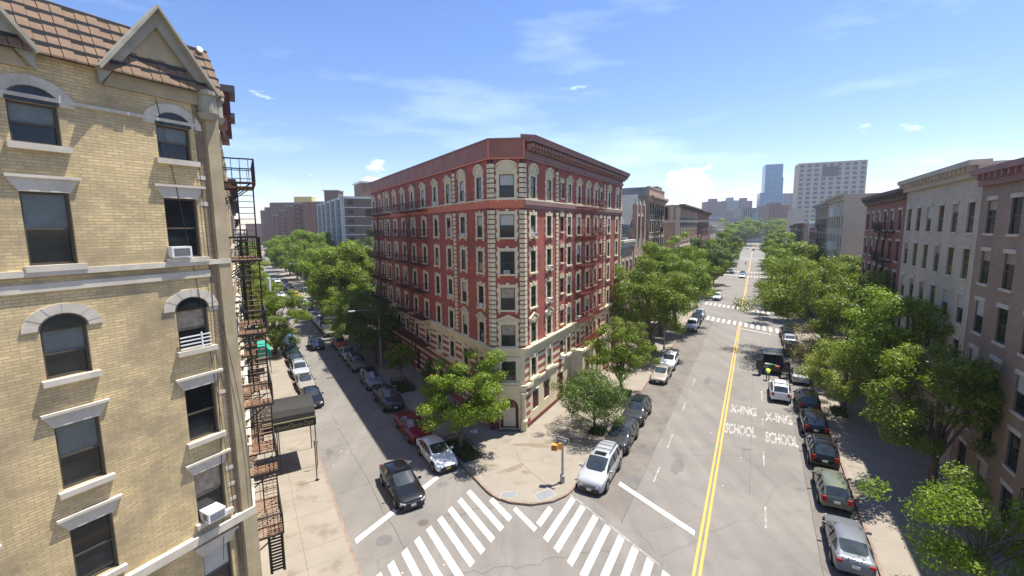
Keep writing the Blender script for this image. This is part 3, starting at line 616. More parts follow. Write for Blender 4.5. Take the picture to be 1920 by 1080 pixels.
# ------------------------------------------------------------------ fire escapes
def platform(mb, O, U, W, u0, u1, dep, z, m, rail=.9, sp=.14, hole=None, slat=None):
    for k in range(int((u1-u0)/sp)+1):
        u = u0+k*sp
        if hole and hole[0] < u < hole[1]: mb.bar(O+U*u+W*.05+Z*z, O+U*u+W*(dep*.3)+Z*z, .045, slat or m, .02); continue
        mb.bar(O+U*u+W*.05+Z*z, O+U*u+W*dep+Z*z, .06, slat or m, .02)
    for wv in (.06, dep): mb.bar(O+U*u0+W*wv+Z*(z-.04), O+U*u1+W*wv+Z*(z-.04), .05, m, .09)
    for uu in (u0, u1): mb.bar(O+U*uu+W*.05+Z*(z-.04), O+U*uu+W*dep+Z*(z-.04), .05, m, .09)
    for zz in (z+rail, z+rail*.5):
        t = .05 if zz > z+rail*.6 else .03
        mb.bar(O+U*u0+W*dep+Z*zz, O+U*u1+W*dep+Z*zz, t, m)
        for uu in (u0, u1): mb.bar(O+U*uu+W*.02+Z*zz, O+U*uu+W*dep+Z*zz, t, m)
    n = int((u1-u0)/.24)
    for k in range(n+1):
        u = u0+(u1-u0)*k/n; mb.bar(O+U*u+W*dep+Z*z, O+U*u+W*dep+Z*(z+rail), .045 if k % 5 == 0 else .024, m)
    for k in range(4):
        for uu in (u0, u1): mb.bar(O+U*uu+W*(dep*k/4+.1)+Z*z, O+U*uu+W*(dep*k/4+.1)+Z*(z+rail), .016, m)
    for uu in (u0+.15, (u0+u1)/2, u1-.15): mb.bar(O+U*uu+W*.02+Z*(z-.75), O+U*uu+W*(dep*.85)+Z*(z-.06), .045, m)
def stairs(mb, O, U, W, ua, ub, w0, w1, za, zb_, m, n=13, slat=None):
    for wv in (w0, w1):
        mb.bar(O+U*ua+W*wv+Z*za, O+U*ub+W*wv+Z*zb_, .025 if slat else .04, m, .05 if slat else .12)
        if slat: continue
        mb.bar(O+U*ua+W*wv+Z*(za+.75), O+U*ub+W*wv+Z*(zb_+.75), .025, m)
    for k in range(1, n):
        f = k/n; mb.bar(O+U*(ua+(ub-ua)*f)+W*w0+Z*(za+(zb_-za)*f), O+U*(ua+(ub-ua)*f)+W*w1+Z*(za+(zb_-za)*f), .06 if slat else .12, slat or m, .025)
PLZ = [19.4, 16.4, 13.4, 10.4, 7.5]
def fire_escape(parent, O, U, W, u0, u1, dep, zs, s0, s1, m, slat=None, name='fire_escape', last=None):
    fo = MB(); fo.bar(O+U*u0+Z*zs[0], O+U*(u0+.01)+Z*(zs[0]+.01), .01, m)
    root = fo.build(name, parent)
    for k, z in enumerate(zs):
        p = MB(); platform(p, O, U, W, u0, u1, dep, z, m, hole=(s0, s1) if k < len(zs)-1 else None, slat=slat); po = put('platform', p.mesh('platform', parent.location), root)
        if k+1 < len(zs):
            st_ = MB(); a, b = (s0, s1) if k % 2 == 0 else (s0, s1)
            stairs(st_, O, U, W, a, b, dep*.45, dep*.95, z, zs[k+1], m, slat=slat); put('stair', st_.mesh('stair', parent.location), root)
    if last:
        st_ = MB(); stairs(st_, O, U, W, s0+.2, s0+.25, dep*.5, dep*.95, zs[-1], last, m, 16); put('drop_ladder', st_.mesh('drop_ladder', parent.location), root)
    return root
fire_escape(main, nA*VA, dA, nA, 44.9, 52.5, 1.1, PLZ+[4.7], 47.8, 49.7, FE, last=2.6)
fire_escape(main, nB*VB, dB, -nB, 47.3, 56.6, 1.1, [19.4, 16.4, 13.4, 10.4, 7.4, 4.4], 51.0, 53.0, FEM, last=1.9)
fire_escape(main, nB*VB, dB, -nB, 61.3, 70.4, 1.1, [19.4, 16.4, 13.4, 10.4, 7.4], 65, 67, FEM, last=5)
# flower clutter on the terrace above the entrance block
# ------------------------------------------------------------------ window air conditioners
def ac_unit(p, W, label, s=1.0):
    s *= .85
    rz = math.atan2(-W.x, W.y); t = thing('air_conditioner', label, 'air conditioner', p, rz, 'window air conditioners')
    b = MB(); b.box(-.3*s, .3*s, -.1, .42*s, 0, .38*s, WHITE); put('casing', b, t)
    b = MB()
    for k in range(6): b.box(-.26*s, .26*s, .42*s, .428*s, .04*s+k*.055*s, .075*s+k*.055*s, GREYM)
    put('grille', b, t); return t
FLN = ['top', 'fifth', 'fourth', 'third', 'second', 'first']
ordn = ['first', 'second', 'third', 'fourth', 'fifth', 'sixth', 'seventh', 'eighth', 'ninth', 'tenth', 'eleventh']
for i, r in ((0, 1), (1, 2), (1, 3), (6, 1), (7, 1), (7, 0), (4, 4)):
    a, b, nr = AC_[i]; zz = ROWS[r][0]+(.35 if nr else 0)
    ac_unit(fA((a+b)/2, VA, zz), nA, 'white air conditioner on the avenue side, %s window from corner, %s row from top' % (ordn[i], ordn[r]), .9 if nr else 1)
for i, r in ((3, 0), (6, 0), (7, 0), (1, 1), (6, 1), (7, 1), (0, 3), (2, 3), (6, 2), (6, 3), (6, 4), (6, 5)):
    a, b, nr = BC_[i]
    ac_unit(fB((a+b)/2, VB, ROWS[r][0]), -nB, 'white air conditioner on the shaded face, %s window from corner, %s row from top' % (ordn[i], ordn[r]))
ac_unit(cB+eC*(WC/2-.05)+Z*ROWS[2][0], nC, 'white air conditioner in the middle of the chamfered corner, third window from the top', .95)
ac_unit(fA(41.3, VA+.05, 4.3), nA, 'white air conditioner box on the avenue wall above the maroon door', 1.2)
# ------------------------------------------------------------------ tan corner building on the left
TAN = mat('tan_yellow_brick', (.62, .46, .225), .88, .14, .9, brick=(.32, .09, (.40, .325, .20), .014), stain=((.27, .215, .13), .65, .42, .72))
TAND = mat('dark_recess_tan_brick', (.27, .20, .12), .9, .14, 1.5, brick=(.22, .075, (.17, .13, .09), .012))  # recess beside the corner pilaster: its shade is put into the brick colour
STONE = mat('pale_limestone', (.52, .47, .38), .85, .12, 1.5, stain=((.22, .2, .17), .5, .55, .85))
GSTONE = mat('grey_carved_stone', (.30, .28, .22), .85, .15, 2)
TILE = mat('brown_roof_tile', (.19, .120, .072), .85, .14, 2.5, rand=0)
KV, KB = -17.147, -.47; KA_u, KB_u = 9.75, 19.72
K = fA(KA_u, KV)
tan = thing('apartment_building', 'tan brick corner building with a tiled eave and stone window heads beside the side street', 'apartment building', K)
wl = MB(); opA = []
TR = [(3.7, 5.6, 0), (6.9, 8.75, 0), (9.96, 11.87, 0), (13.25, 14.65, 1), (16.44, 18.42, 0), (19.68, 20.75, 1)]
TC = [(7.93, 8.93), (4.6, 5.6), (2.0, 3.0), (-.6, .4), (-3.2, -2.2)]
for a, b in TC:
    for z0, z1, ar in TR: opA.append((a, b, z0, z1))
facade(wl, nA*KV, dA, nA, -8, KA_u, 0, 22.1, opA, .22, lambda u, z: TAND if 9.12 < u < 9.4 else TAN, ub=(9.12, 9.4), rev=TAN)
opB = []
for a in (21.6, 23.6, 26.2, 28.4, 31.2, 33.6, 38.5, 40.2):
    for z0, z1, _ in TR: opB.append((a, a+1.0, z0, z1))
facade(wl, nB*KB, dB, nB, KB_u, 42, 0, 22.1, opB, .2, lambda u, z: TAN, rev=TAN)
for p, q in ((fA(-8, KV), fA(-8, KV-14)), (fB(42, KB), fB(42, KB-14))): wl.face([p, q, q+Z*22, p+Z*22], TAN, [(0, 0), (14, 0), (14, 22), (0, 22)])
wl.face([fA(-8, KV-.4, 21.9), fA(KA_u, KV-.4, 21.9), fB(42, KB-.2, 21.9), fB(42, KB-14, 21.9), fA(-8, KV-14, 21.9)], DECK)
wl.build('wall', tan)
def tan_window(O, U, W, a, b, z0, z1, ar, sill=True):
    t = MB()
    if sill: s0 = MB(); s0.fbox(O, U, W, a-.12, b+.16, -.02, .16, z0-.17, z0, STONE)
    w_ = b-a; cx = (a+b)/2
    if ar:
        n = 12; r = w_/2
        pts = [(cx+r*math.cos(k*math.pi/n), z1+r*.8*math.sin(k*math.pi/n)) for k in range(n+1)]
        t.extr([O+U*x+W*.004+Z*z for x, z in pts], W*.012, GLASS)
        for k in range(n):
            (x0, y0), (x1, y1) = pts[k], pts[k+1]; f = 1.75
            t.extr([O+U*x0+Z*y0+W*.003, O+U*x1+Z*y1+W*.003, O+U*(cx+(x1-cx)*f)+Z*(z1+(y1-z1)*f)+W*.003, O+U*(cx+(x0-cx)*f)+Z*(z1+(y0-z1)*f)+W*.003], W*(.035+.006*(k % 2)), STONE)
            g_ = 1.08; t.extr([O+U*x0+Z*y0+W*.02, O+U*x1+Z*y1+W*.02, O+U*(cx+(x1-cx)*g_)+Z*(z1+(y1-z1)*g_)+W*.02, O+U*(cx+(x0-cx)*g_)+Z*(z1+(y0-z1)*g_)+W*.02], W*.03, SASHT)
    else:
        n = 5
        for k in range(n):
            x0 = a-.02+(w_+.04)*k/n; x1 = a-.02+(w_+.04)*(k+1)/n; e0 = (x0-cx)*.42; e1 = (x1-cx)*.42; h = .36
            t.extr([O+U*x0+Z*z1+W*.003, O+U*x1+Z*z1+W*.003, O+U*(x1+e1)+Z*(z1+h)+W*.003, O+U*(x0+e0)+Z*(z1+h)+W*.003], W*(.04+.006*(k % 2)), STONE)
        t.fbox(O, U, W, a-.25, b+.28, .0, .11, z1+.36, z1+.44, STONE)
    o = put('window', t.mesh('window', tan.location), tan); put('sill', s0.mesh('sill', tan.location), o)
    s = MB(); f = .06
    for x0, x1 in ((a, a+f), (b-f, b)): s.fbox(O, U, W, x0, x1, -.2, -.1, z0, z1, SASHT)
    for y0, y1 in ((z0, z0+f), (z1-f, z1), ((z0+z1)/2-.03, (z0+z1)/2+.03)): s.fbox(O, U, W, a+f, b-f, -.2, -.11, y0, y1, SASHT)
    put('sash', s.mesh('sash', tan.location), o)
    s = MB(); s.fbox(O, U, W, a+.01, b-.01, -.22, -.16, z0, (z0+z1)/2, GLASS); s.fbox(O, U, W, a+.01, b-.01, -.22, -.15, (z0+z1)/2, z1, rnd.choice([GLASS, GREYBL, CURT, GLASS, BLIND])); put('pane', s.mesh('pane', tan.location), o)
SASHT = mat('olive_brown_window_frame', (.075, .06, .04), .6, .1, 2); GREYBL = mat('grey_half_blind', (.12, .14, .13), .5, .15, 3, spec=.7)
for a, b in TC[:3]:
    for z0, z1, ar in TR: tan_window(nA*KV, dA, nA, a, b, z0, z1, ar)
for a in (21.6, 23.6, 26.2, 28.4, 31.2, 33.6):
    for z0, z1, ar in TR: tan_window(nB*KB, dB, nB, a, a+1.0, z0, z1, 0)
t = MB(); O = nA*KV; O2 = nB*KB
t.fbox(O, dA, nA, -8, KA_u+.1, -.02, .13, 16.15, 16.32, STONE); t.fbox(O2, dB, nB, KB_u-.05, 42, -.02, .1, 16.17, 16.30, STONE)
t.fbox(O, dA, nA, -8, 9.12, -.02, .07, 15.72, 15.95, STONE); t.fbox(O, dA, nA, -8, KA_u+.12, -.02, .2, 6.2, 6.5, STONE); t.fbox(O2, dB, nB, KB_u-.05, 42, -.02, .2, 6.22, 6.48, STONE)
t.fbox(O, dA, nA, -8, 9.12, -.02, .06, 20.85, 20.95, STONE)
for z in (19.1, 18.2, 14.5, 11.35, 8.35, 7.7, 7.1): t.fbox(O, dA, nA, 9.0, 9.3, -.01, .012, z, z+.14, STONE)
t.build('stone_courses', tan)
t = MB(); t.fbox(O, dA, nA, 9.42, KA_u+.1, -.1, .10, 6.5, 21.4, TAN); t.fbox(O2, dB, nB, KB_u-.02, KB_u+.5, -.1, .1, 6.5, 21.4, TAN); t.fbox(O, dA, nA, 9.36, KA_u+.15, 0, .2, .2, 6.2, TAN)
t.build('corner_pilaster', tan)
t = MB()
for c in (fA(9.52, KV+.1), fB(KB_u+.35, KB+.02)):
    t.tube(c+Z*21.15, c+Z*21.35, .24, .34, GSTONE, 16); t.tube(c+Z*21.35, c+Z*21.95, .28, .28, GSTONE, 16); t.tube(c+Z*21.95, c+Z*22.08, .35, .35, GSTONE, 16); t.tube(c+Z*22.08, c+Z*22.2, .3, .1, STONE, 16)
t.build('column_capital', tan)
t = MB()                       # tiled eave: overlapping courses of clay tiles
for k in range(5):
    z0 = 22.05+.31*k; s0 = .11*k
    i = 0; u = -8
    while u < KA_u+.3-.04*k:
        ue = min(u+.26, KA_u+.3-.04*k); d = .012*((i*7) % 3)
        P = lambda uu, ss, zz: fA(uu, KV+.25-ss, zz)
        t.face([P(u, s0-.05-d, z0), P(ue-.015, s0-.05-d, z0), P(ue-.015, s0+.10-d, z0+.33), P(u, s0+.10-d, z0+.33)], TILE)
        t.face([P(u, s0-.05-d, z0-.05), P(ue-.015, s0-.05-d, z0-.05), P(ue-.015, s0-.05-d, z0), P(u, s0-.05-d, z0)], TILE)
        u += .26; i += 1
    t.fbox(nA*KV, dA, nA, -8, KA_u+.28-.04*k, .10-s0, .22-s0, z0-.03, z0+.3, FEB)
for k in range(5):
    z0 = 22.05+.31*k; s0 = .11*k; P = lambda uu, ss, zz: fB(uu, KB+.3-ss, zz)
    t.face([P(KB_u+s0*.4, s0, z0), P(30, s0, z0), P(30, s0+.15, z0+.33), P(KB_u+s0*.4+.06, s0+.15, z0+.33)], TILE)
t.build('tiled_eave', tan)
t = MB()
for cx in (8.15, 3.6, -.9):
    for sx in (-1, 1):
        a, b = (cx+sx*1.62, 21.95), (cx, 24.2)
        t.extr([O+dA*a[0]+Z*(a[1]-.38)+nA*.1, O+dA*b[0]+Z*(b[1]-.5)+nA*.1, O+dA*b[0]+Z*b[1]+nA*.1, O+dA*a[0]+Z*a[1]+nA*.1], nA*.12, GSTONE)
        t.extr([O+dA*a[0]+Z*(a[1])+nA*.02, O+dA*b[0]+Z*(b[1])+nA*.02, O+dA*b[0]+Z*(b[1]+.1)+nA*.02, O+dA*(a[0]+sx*.05)+Z*(a[1]+.1)+nA*.02], nA*.42, GSTONE)
    t.extr([O+dA*(cx-1.5)+Z*21.6+nA*.01, O+dA*(cx+1.5)+Z*21.6+nA*.01, O+dA*cx+Z*23.95+nA*.01], nA*.06, TAN)
t.build('stone_gable', tan)
t = MB()
for u0, u1, zt in ((21.8, 23.2, 23.0), (29.5, 31.0, 23.6)):
    t.fbox(O2, dB, nB, u0, u1, 0, .55, zt-1.1, zt-.25, MAROON); t.fbox(O2, dB, nB, u0-.1, u1+.1, 0, .75, zt-.25, zt, GREYM); t.fbox(O2, dB, nB, u0+.2, u1-.2, 0, .4, zt-1.5, zt-1.1, CORN)
t.build('projecting_cornice', tan)
fire_escape(tan, O2, dB, nB, 21.3, 24.6, 1.17, [19.25, 16.15, 13.1, 10.0, 6.95, 4.0], 22.0, 23.3, FEB, slat=FERUST, last=1.5)
fire_escape(tan, O2, dB, nB, 30.8, 34.4, .8, [9.9, 6.8, 3.9], 32.0, 33.2, FEB, slat=FERUST)
cv = MB()
for p0, p1 in ((fA(8.0, KV+.05, 21.5), fA(9.2, KV+.06, 4.5)), (fA(9.05, KV+.05, 21.8), fA(8.6, KV+.05, 5)), (fA(9.3, KV+.16, 14), fA(9.7, KV+.16, 5))):
    pts = [p0.lerp(p1, k/10)+dA*(.25*math.sin(k/10*math.pi)) for k in range(11)]; cv.path(pts, .012, FEB, 4)
o = cv.build('loose_cable'); tag(o, 'thin black cables hanging down the tan brick facade', 'cable')
ac = thing('air_conditioner', 'large white air conditioner in the lowest visible window of the tan building', 'air conditioner', fA(8.35, KV-.05, 6.92), math.atan2(-nA.x, nA.y))
b = MB(); b.box(-.3, .3, -.1, .5, 0, .36, WHITE); put('casing', b, ac); b = MB()
for k in range(7): b.box(-.25, .25, .5, .507, .04+k*.04, .062+k*.04, GREYM)
for k in range(5): b.box(.3, .306, .12+k*.06, .16+k*.06, .06, .3, GREYM)
put('grille', b, ac)
ac_ = thing('air_conditioner', 'white air conditioner high in the tan building, above the carved stone band', 'air conditioner', fA(8.2, KV-.05, 16.46), math.atan2(-nA.x, nA.y))
b = MB(); b.box(-.3, .3, -.1, .3, 0, .36, WHITE); put('casing', b, ac_); b = MB(); b.box(-.24, .24, .3, .306, .05, .3, GREYM); put('grille', b, ac_)
t = MB()
for k in range(4): t.fbox(O, dA, nA, 7.93, 8.93, .06, .09, 13.3+.13*k, 13.34+.13*k, WHITE)
t.fbox(O, dA, nA, 8.6, 8.64, .05, .1, 13.26, 13.8, WHITE); t.build('window_guard', tan)
sd_ = MB(); c = fA(9.6, KV-.2, 23.55); sd_.tube(c, c+nA*.06+Z*.02, .11, .10, WHITE, 12); sd_.tube(c-Z*.2, c, .02, .02, GREYM, 5); tag(sd_.build('satellite_dish'), 'small grey satellite dish at the edge of the brown tiled eave', 'satellite dish')
# entrance canopy over the left sidewalk
VAL = mat('black_green_valance', (.014, .014, .012), .7)
CANV = mat('dark_olive_canvas', (.019, .018, .014), .75, .15, .8); GOLD = mat('dull_gold_letters', (.26, .24, .12), .7)
can = thing('entrance_canopy', 'dark green barrel canopy with gold script reaching over the left sidewalk', 'canopy', fB(36, 1.6))
t = MB(); u0, u1 = 34.4, 37.7; uc = (u0+u1)/2; n = 9; rr = (u1-u0)/2
for k in range(n):
    a0, a1 = math.pi*k/n, math.pi*(k+1)/n
    p = lambda a, v: fB(uc-rr*math.cos(a), v, 3.9+1.15*math.sin(a))
    t.face([p(a0, -.45), p(a0, 3.75), p(a1, 3.75), p(a1, -.45)], CANV)
t.face([fB(uc-rr*math.cos(math.pi*k/n), 3.75, 3.9+1.15*math.sin(math.pi*k/n)) for k in range(n+1)], CANV); t.build('cover', can)
t = MB()
for uu in (u0, u1): t.ibox(fB(uu, 1.65, 3.6), dB*.015, nB*2.1, Z*.3, VAL)
t.ibox(fB(uc, 3.76, 3.6), dB*rr, nB*.015, Z*.3, VAL); t.build('valance', can)
t = MB(); t.ibox(fB(u0-.02, 1.65, 3.92), dB*.03, nB*2.12, Z*.035, GOLD); t.ibox(fB(uc, 3.79, 3.92), dB*rr, nB*.02, Z*.035, GOLD); t.build('piping', can)
for uu, v in ((34.5, 3.68), (37.6, 3.68), (34.5, 1.3), (37.6, 1.3)):
    t = MB(); t.tube(fB(uu, v, BZ), fB(uu, v, 3.6), .035, .035, FEB, 6); t.build('post', can)
def text_mesh(txt, O, X, Y, width, m, ext=0.0, size=None, shear=0, bold=.0):
    cu = bpy.data.curves.new('t', 'FONT'); cu.body = txt; cu.size = 1; cu.shear = shear; cu.offset = bold
    o = bpy.data.objects.new('t', cu); sc.collection.objects.link(o); bpy.context.view_layer.update()
    me = bpy.data.meshes.new_from_object(o.evaluated_get(bpy.context.evaluated_depsgraph_get())); bpy.data.objects.remove(o)
    xs = [v.co.x for v in me.vertices]; ys = [v.co.y for v in me.vertices]; x0, x1 = min(xs), max(xs); y0 = min(ys); s = width/(x1-x0); sy = s if size is None else size/(max(ys)-y0)
    for v in me.vertices: v.co = Vector(O)+X*((v.co.x-x0)*s)+Y*((v.co.y-y0)*sy)
    me.materials.append(m); return me
me = text_mesh('Howard Duncan Court', fB(u0-.022, 1.15, 3.42)-can.location, nB, Z, 2.45, GOLD, size=.34, shear=.3, bold=.01); put('lettering', me, can)
# teal awning further down the block
TEAL = mat('teal_canvas', (.02, .30, .22), .6, .06, 1)
tw = thing('shop_awning', 'small teal awning over a doorway down the left sidewalk', 'awning', fB(62.5, .8))
t = MB(); a = [fB(61, -.3, 3.6), fB(61, 1.6, 3.6), fB(61, 2.25, 2.9), fB(61, 2.25, 2.3), fB(61, -.3, 2.3)]; t.extr(a, dB*3.2, TEAL); t.build('cover', tw)
for uu in (61.1, 64): t = MB(); t.tube(fB(uu, 2.1, BZ), fB(uu, 2.1, 2.3), .03, .03, FEB, 6); t.build('post', tw)
# ------------------------------------------------------------------ generic row buildings
def rowbuilding(label, name, O, U, W, u0, u1, depth, h, m, cols, rows, ww, wh, trim, z0=1.2, cornice=.6, cm=None, pitch=3.1, inst=True, fe=None, roofm=None, sides=True, glass=None, group=None):
    base = O+U*((u0+u1)/2); o = thing(name, label, 'building', (base.x, base.y, 0), group=group)
    mb = MB(); ops = []; cw = (u1-u0)/cols
    for i in range(cols):
        for j in range(rows):
            c = u0+cw*(i+.5); z = z0+pitch*j
            if z+wh < h-.3: ops.append((c-ww/2, c+ww/2, z, z+wh))
    facade(mb, O, U, W, u0, u1, 0, h, ops, .18, lambda u, z: m)
    P = [O+U*u0, O+U*u1, O+U*u1-W*depth, O+U*u0-W*depth]
    for p, q in ((P[1], P[2]), (P[2], P[3]), (P[3], P[0])):
        ln = (q-p).length; mb.face([p, q, q+Z*h, p+Z*h], m, [(0, 0), (ln, 0), (ln, h), (0, h)])
    mb.build('wall', o)
    rm = MB(); rm.face([p+Z*(h-.1) for p in P], roofm or DECK); rm.build('roof', o)
    key = (name, ww, wh, trim)
    def mk(var_=0):
        s = MB()
        if trim: s.box(-ww/2-.1, ww/2+.1, 0, .08, -.15, 0, trim); s.box(-ww/2-.1, ww/2+.1, 0, .07, wh, wh+.25, trim)
        hb = wh*(1-var_*.5); s.box(-ww/2, ww/2, -.17, -.1, 0, hb, glass or GLASS)
        if var_: s.box(-ww/2, ww/2, -.17, -.095, hb, wh, BLIND if var_ == 1 else CURT)
        s.box(-ww/2, ww/2, -.1, -.06, wh*.48, wh*.52, SASH); return s
    wms = [cached(('window', label, q), lambda: mk(q)) for q in (0, 0, .5, .8)] if 0 else [cached(('window', label, q), (lambda q=q: mk(q))) for q in (0, 1, .6)]; rz = win_rz(U, W); rest = MB(); n = 0
    ops.sort(key=lambda q: -q[2])
    for a, b, za, zb__ in ops:
        p = O+U*((a+b)/2)+Z*za; wm_ = rnd.choice([wms[0], wms[0], wms[1], wms[0], wms[2]])
        if inst and n < 95: put('window', wm_, o, p-o.location, rz)
        else: merge(rest, wm_, Matrix.Translation(p) @ Matrix.Rotation(rz, 4, 'Z'))
        n += 1
    if rest.f: rest.build('window', o)['kind'] = 'stuff'
    if cornice:
        c = MB(); c.fbox(O, U, W, u0-.05, u1+.05, -.3, cornice*.4, h-.9, h-.2, cm or m); c.fbox(O, U, W, u0-.1, u1+.1, -.3, cornice, h-.2, h+.15, cm or m)
        k = u0+.3
        while k < u1-.2: c.fbox(O, U, W, k, k+.18, cornice*.4, cornice*.9, h-.55, h-.205, cm or m); k += .8
        c.build('cornice', o)
    if fe:
        fire_escape(o, O, U, W, fe[0], fe[1], 1.1, [z0-.15+pitch*j for j in range(rows-1, 0, -1)], fe[0]+1.0, fe[0]+2.2, FEB)
    return o
BRN = mat('brown_brick', (.23, .105, .065), .85, .15, .6, brick=(.22, .08, (.16, .11, .09), .012)); BRN2 = mat('grey_brown_brick', (.33, .235, .16), .85, .12, .6, brick=(.22, .08, (.17, .13, .1), .012))
RB = mat('orange_red_brick', (.32, .10, .055), .85, .15, .6, brick=(.22, .08, (.25, .16, .12), .012)); GRYS = mat('pale_grey_brick', (.36, .33, .29), .85, .1, .6)
SLATE = mat('grey_slate_roof', (.17, .18, .185), .7, .15, 3); PINKST = mat('pinkish_sandstone', (.40, .27, .20), .8, .12, 1)
BEIGE = mat('beige_stone_facade', (.48, .41, .31), .8, .1, .6); WHT = mat('white_painted_wall', (.62, .62, .58), .8, .08, .8)
# left side street row
rowbuilding('narrow brown brick row building past the tan corner building', 'row_building', nB*-.5, dB, nB, 42.2, 58, 13, 21.2, BRN, 5, 6, 1.1, 1.9, STONE, cm=MAROON, fe=(45, 49))
rowbuilding('pale grey row building further along the left sidewalk', 'row_building', nB*-.45, dB, nB, 58.2, 80, 13, 20.5, GRYS, 7, 6, 1.1, 1.9, STONE, cm=GREYM, fe=(66, 70))
rowbuilding('last red brick row building before the far crossing on the left', 'row_building', nB*-.5, dB, nB, 80.2, 118, 13, 19.0, RB, 10, 5, 1.1, 1.9, STONE, cm=BRN, fe=(95, 99))
# avenue, left side beyond the main building
O = nA*VA
gh = rowbuilding('low pinkish stone townhouse with a grey slate roof beside the red building', 'townhouse', O, dA, nA, 63.6, 70.7, 14, 15.3, PINKST, 3, 4, 1.1, 1.9, STONE, cornice=.4, cm=STONE)
t = MB(); t.extr([O+dA*63.6-nA*.6+Z*15.3, O+dA*63.6-nA*3.0+Z*21.8, O+dA*63.6-nA*12+Z*21.8, O+dA*63.6-nA*13.5+Z*15.3], dA*7.6, SLATE); t.build('slate_roof', gh)
t = MB(); t.fbox(O, dA, nA, 65.2, 68.8, -1.6, -.3, 15.6, 17.6, mat('lead_grey_dormer', (.14, .17, .19), .6, .1, 2)); t.fbox(O, dA, nA, 65, 69, -1.7, -.2, 17.6, 17.8, SLATE)
for k in range(4): t.fbox(O, dA, nA, 65.5+k*.85, 66.0+k*.85, -.3, -.28, 15.9, 17.2, GLASS)
t.build('dormer', gh)
th = rowbuilding('tall gabled townhouse of pink brick with stone finials and steep slate roof', 'townhouse', O, dA, nA, 71.2, 79.4, 13, 17.2, PINKST, 3, 4, 1.2, 2.0, STONE, cornice=0)
t = MB(); t.extr([O+dA*71.2-nA*.4+Z*17.2, O+dA*74.8-nA*.4+Z*22.5, O+dA*78.8-nA*.4+Z*17.2], -nA*12, SLATE); t.build('slate_roof', th)
t = MB()
for u in (71.5, 74.0, 77.0): t.fbox(O, dA, nA, u, u+.7, -.4, .3, 15.5, 20.8, PINKST); t.tube(O+dA*(u+.35)+Z*20.8, O+dA*(u+.35)+Z*21.7, .3, .05, STONE, 8)
t.fbox(O, dA, nA, 72.2, 76.9, -.4, .1, 17.2, 19.6, PINKST)
for u in (72.6, 74.9): t.fbox(O, dA, nA, u, u+1.5, .1, .14, 17.0, 19.0, MAROON); t.fbox(O, dA, nA, u-.1, u+1.6, .1, .2, 19.0, 19.3, STONE)
t.build('gable_front', th)
tn = rowbuilding('grey-brown brick tenement with a pale stepped parapet and black fire escapes on the avenue', 'tenement', O, dA, nA, 82.0, 96.8, 16, 22.6, BRN2, 7, 7, 1.15, 2.0, STONE, cm=PINKST, cornice=.8, fe=(86.5, 89.5), z0=.9)
t = MB(); t.fbox(O, dA, nA, 82.0, 96.8, -.5, -.1, 22.7, 24.2, PINKST); t.fbox(O, dA, nA, 82, 82.3, -16, -.5, 22.7, 24.2, DECK)
t.fbox(O, dA, nA, 81.9, 96.9, -.55, 0, 24.2, 24.35, STONE); t.build('parapet', tn)
t = MB(); t.fbox(O, dA, nA, 84, 92, -12, -8, 22.6, 26.2, RB); t.build('stair_bulkhead', tn)
t = MB(); t.tube(fA(80.3, VA-9, 17), fA(80.3, VA-9, 26), .06, .05, GREYM, 5); t.tube(fA(80.3, VA-9, 26), fA(80.3, VA-9, 26.5), .25, .25, GREYM, 6); tag(t.build('roof_vent_pipe'), 'thin vent pipe standing on the roofs right of the red building', 'vent pipe')
bk = rowbuilding('wide tan and red brick tenement beyond the second cross street', 'tenement', O, dA, nA, 118.5, 156, 20, 22.6, mat('tan_brown_brick', (.38, .235, .15), .85, .12, .5), 13, 6, 1.5, 2.2, BEIGE, cm=BRN, cornice=1.1, inst=True, z0=2)
t = MB(); t.fbox(O, dA, nA, 118.45, 156, 0, .07, 19.2, 22.0, BEIGE) if 0 else None
for z in (18.4, 12.2): t.fbox(O, dA, nA, 118.4, 156, 0, .2, z, z+.5, STONE)
s0 = fA(118.5, VA)
t.ibox(s0-nA*3.6+Z*20.6-dA*.04, nA*.7, dA*.04, Z*1.5, GLASS); t.ibox(s0-nA*3.6+Z*18.6-dA*.05, nA*10, dA*.06, Z*.25, STONE)
for x in (2.0, 5.2): t.ibox(s0-nA*x+Z*20.8-dA*.05, nA*.4, dA*.05, Z*1.9, BEIGE)
t.ibox(s0-nA*.5+Z*11-dA*.06, nA*.5, dA*.06, Z*11, BEIGE)
t.build('stone_band', bk); t = MB(); t.fbox(O, dA, nA, 121, 127, -14, -6, 22.6, 27.5, BRN); t.build('stair_bulkhead', bk)
rowbuilding('dark red brick tenement with projecting brown cornice far down the avenue', 'tenement', O, dA, nA, 156.3, 194, 20, 22.4, mat('dark_red_brick', (.22, .07, .05), .85, .12, .5), 12, 6, 1.4, 2.2, BEIGE, cm=BRN, cornice=1.4, fe=(158, 161))
rowbuilding('pale yellow low building past the dark red tenement', 'tenement', O, dA, nA, 203, 232, 20, 17.5, BEIGE, 9, 5, 1.4, 2.2, STONE, cm=STONE)
rowbuilding('grey stone building at the far end of the left avenue row', 'tenement', O, dA, nA, 236, 290, 20, 15.5, GRYS, 14, 4, 1.4, 2.0, None, cm=GRYS)
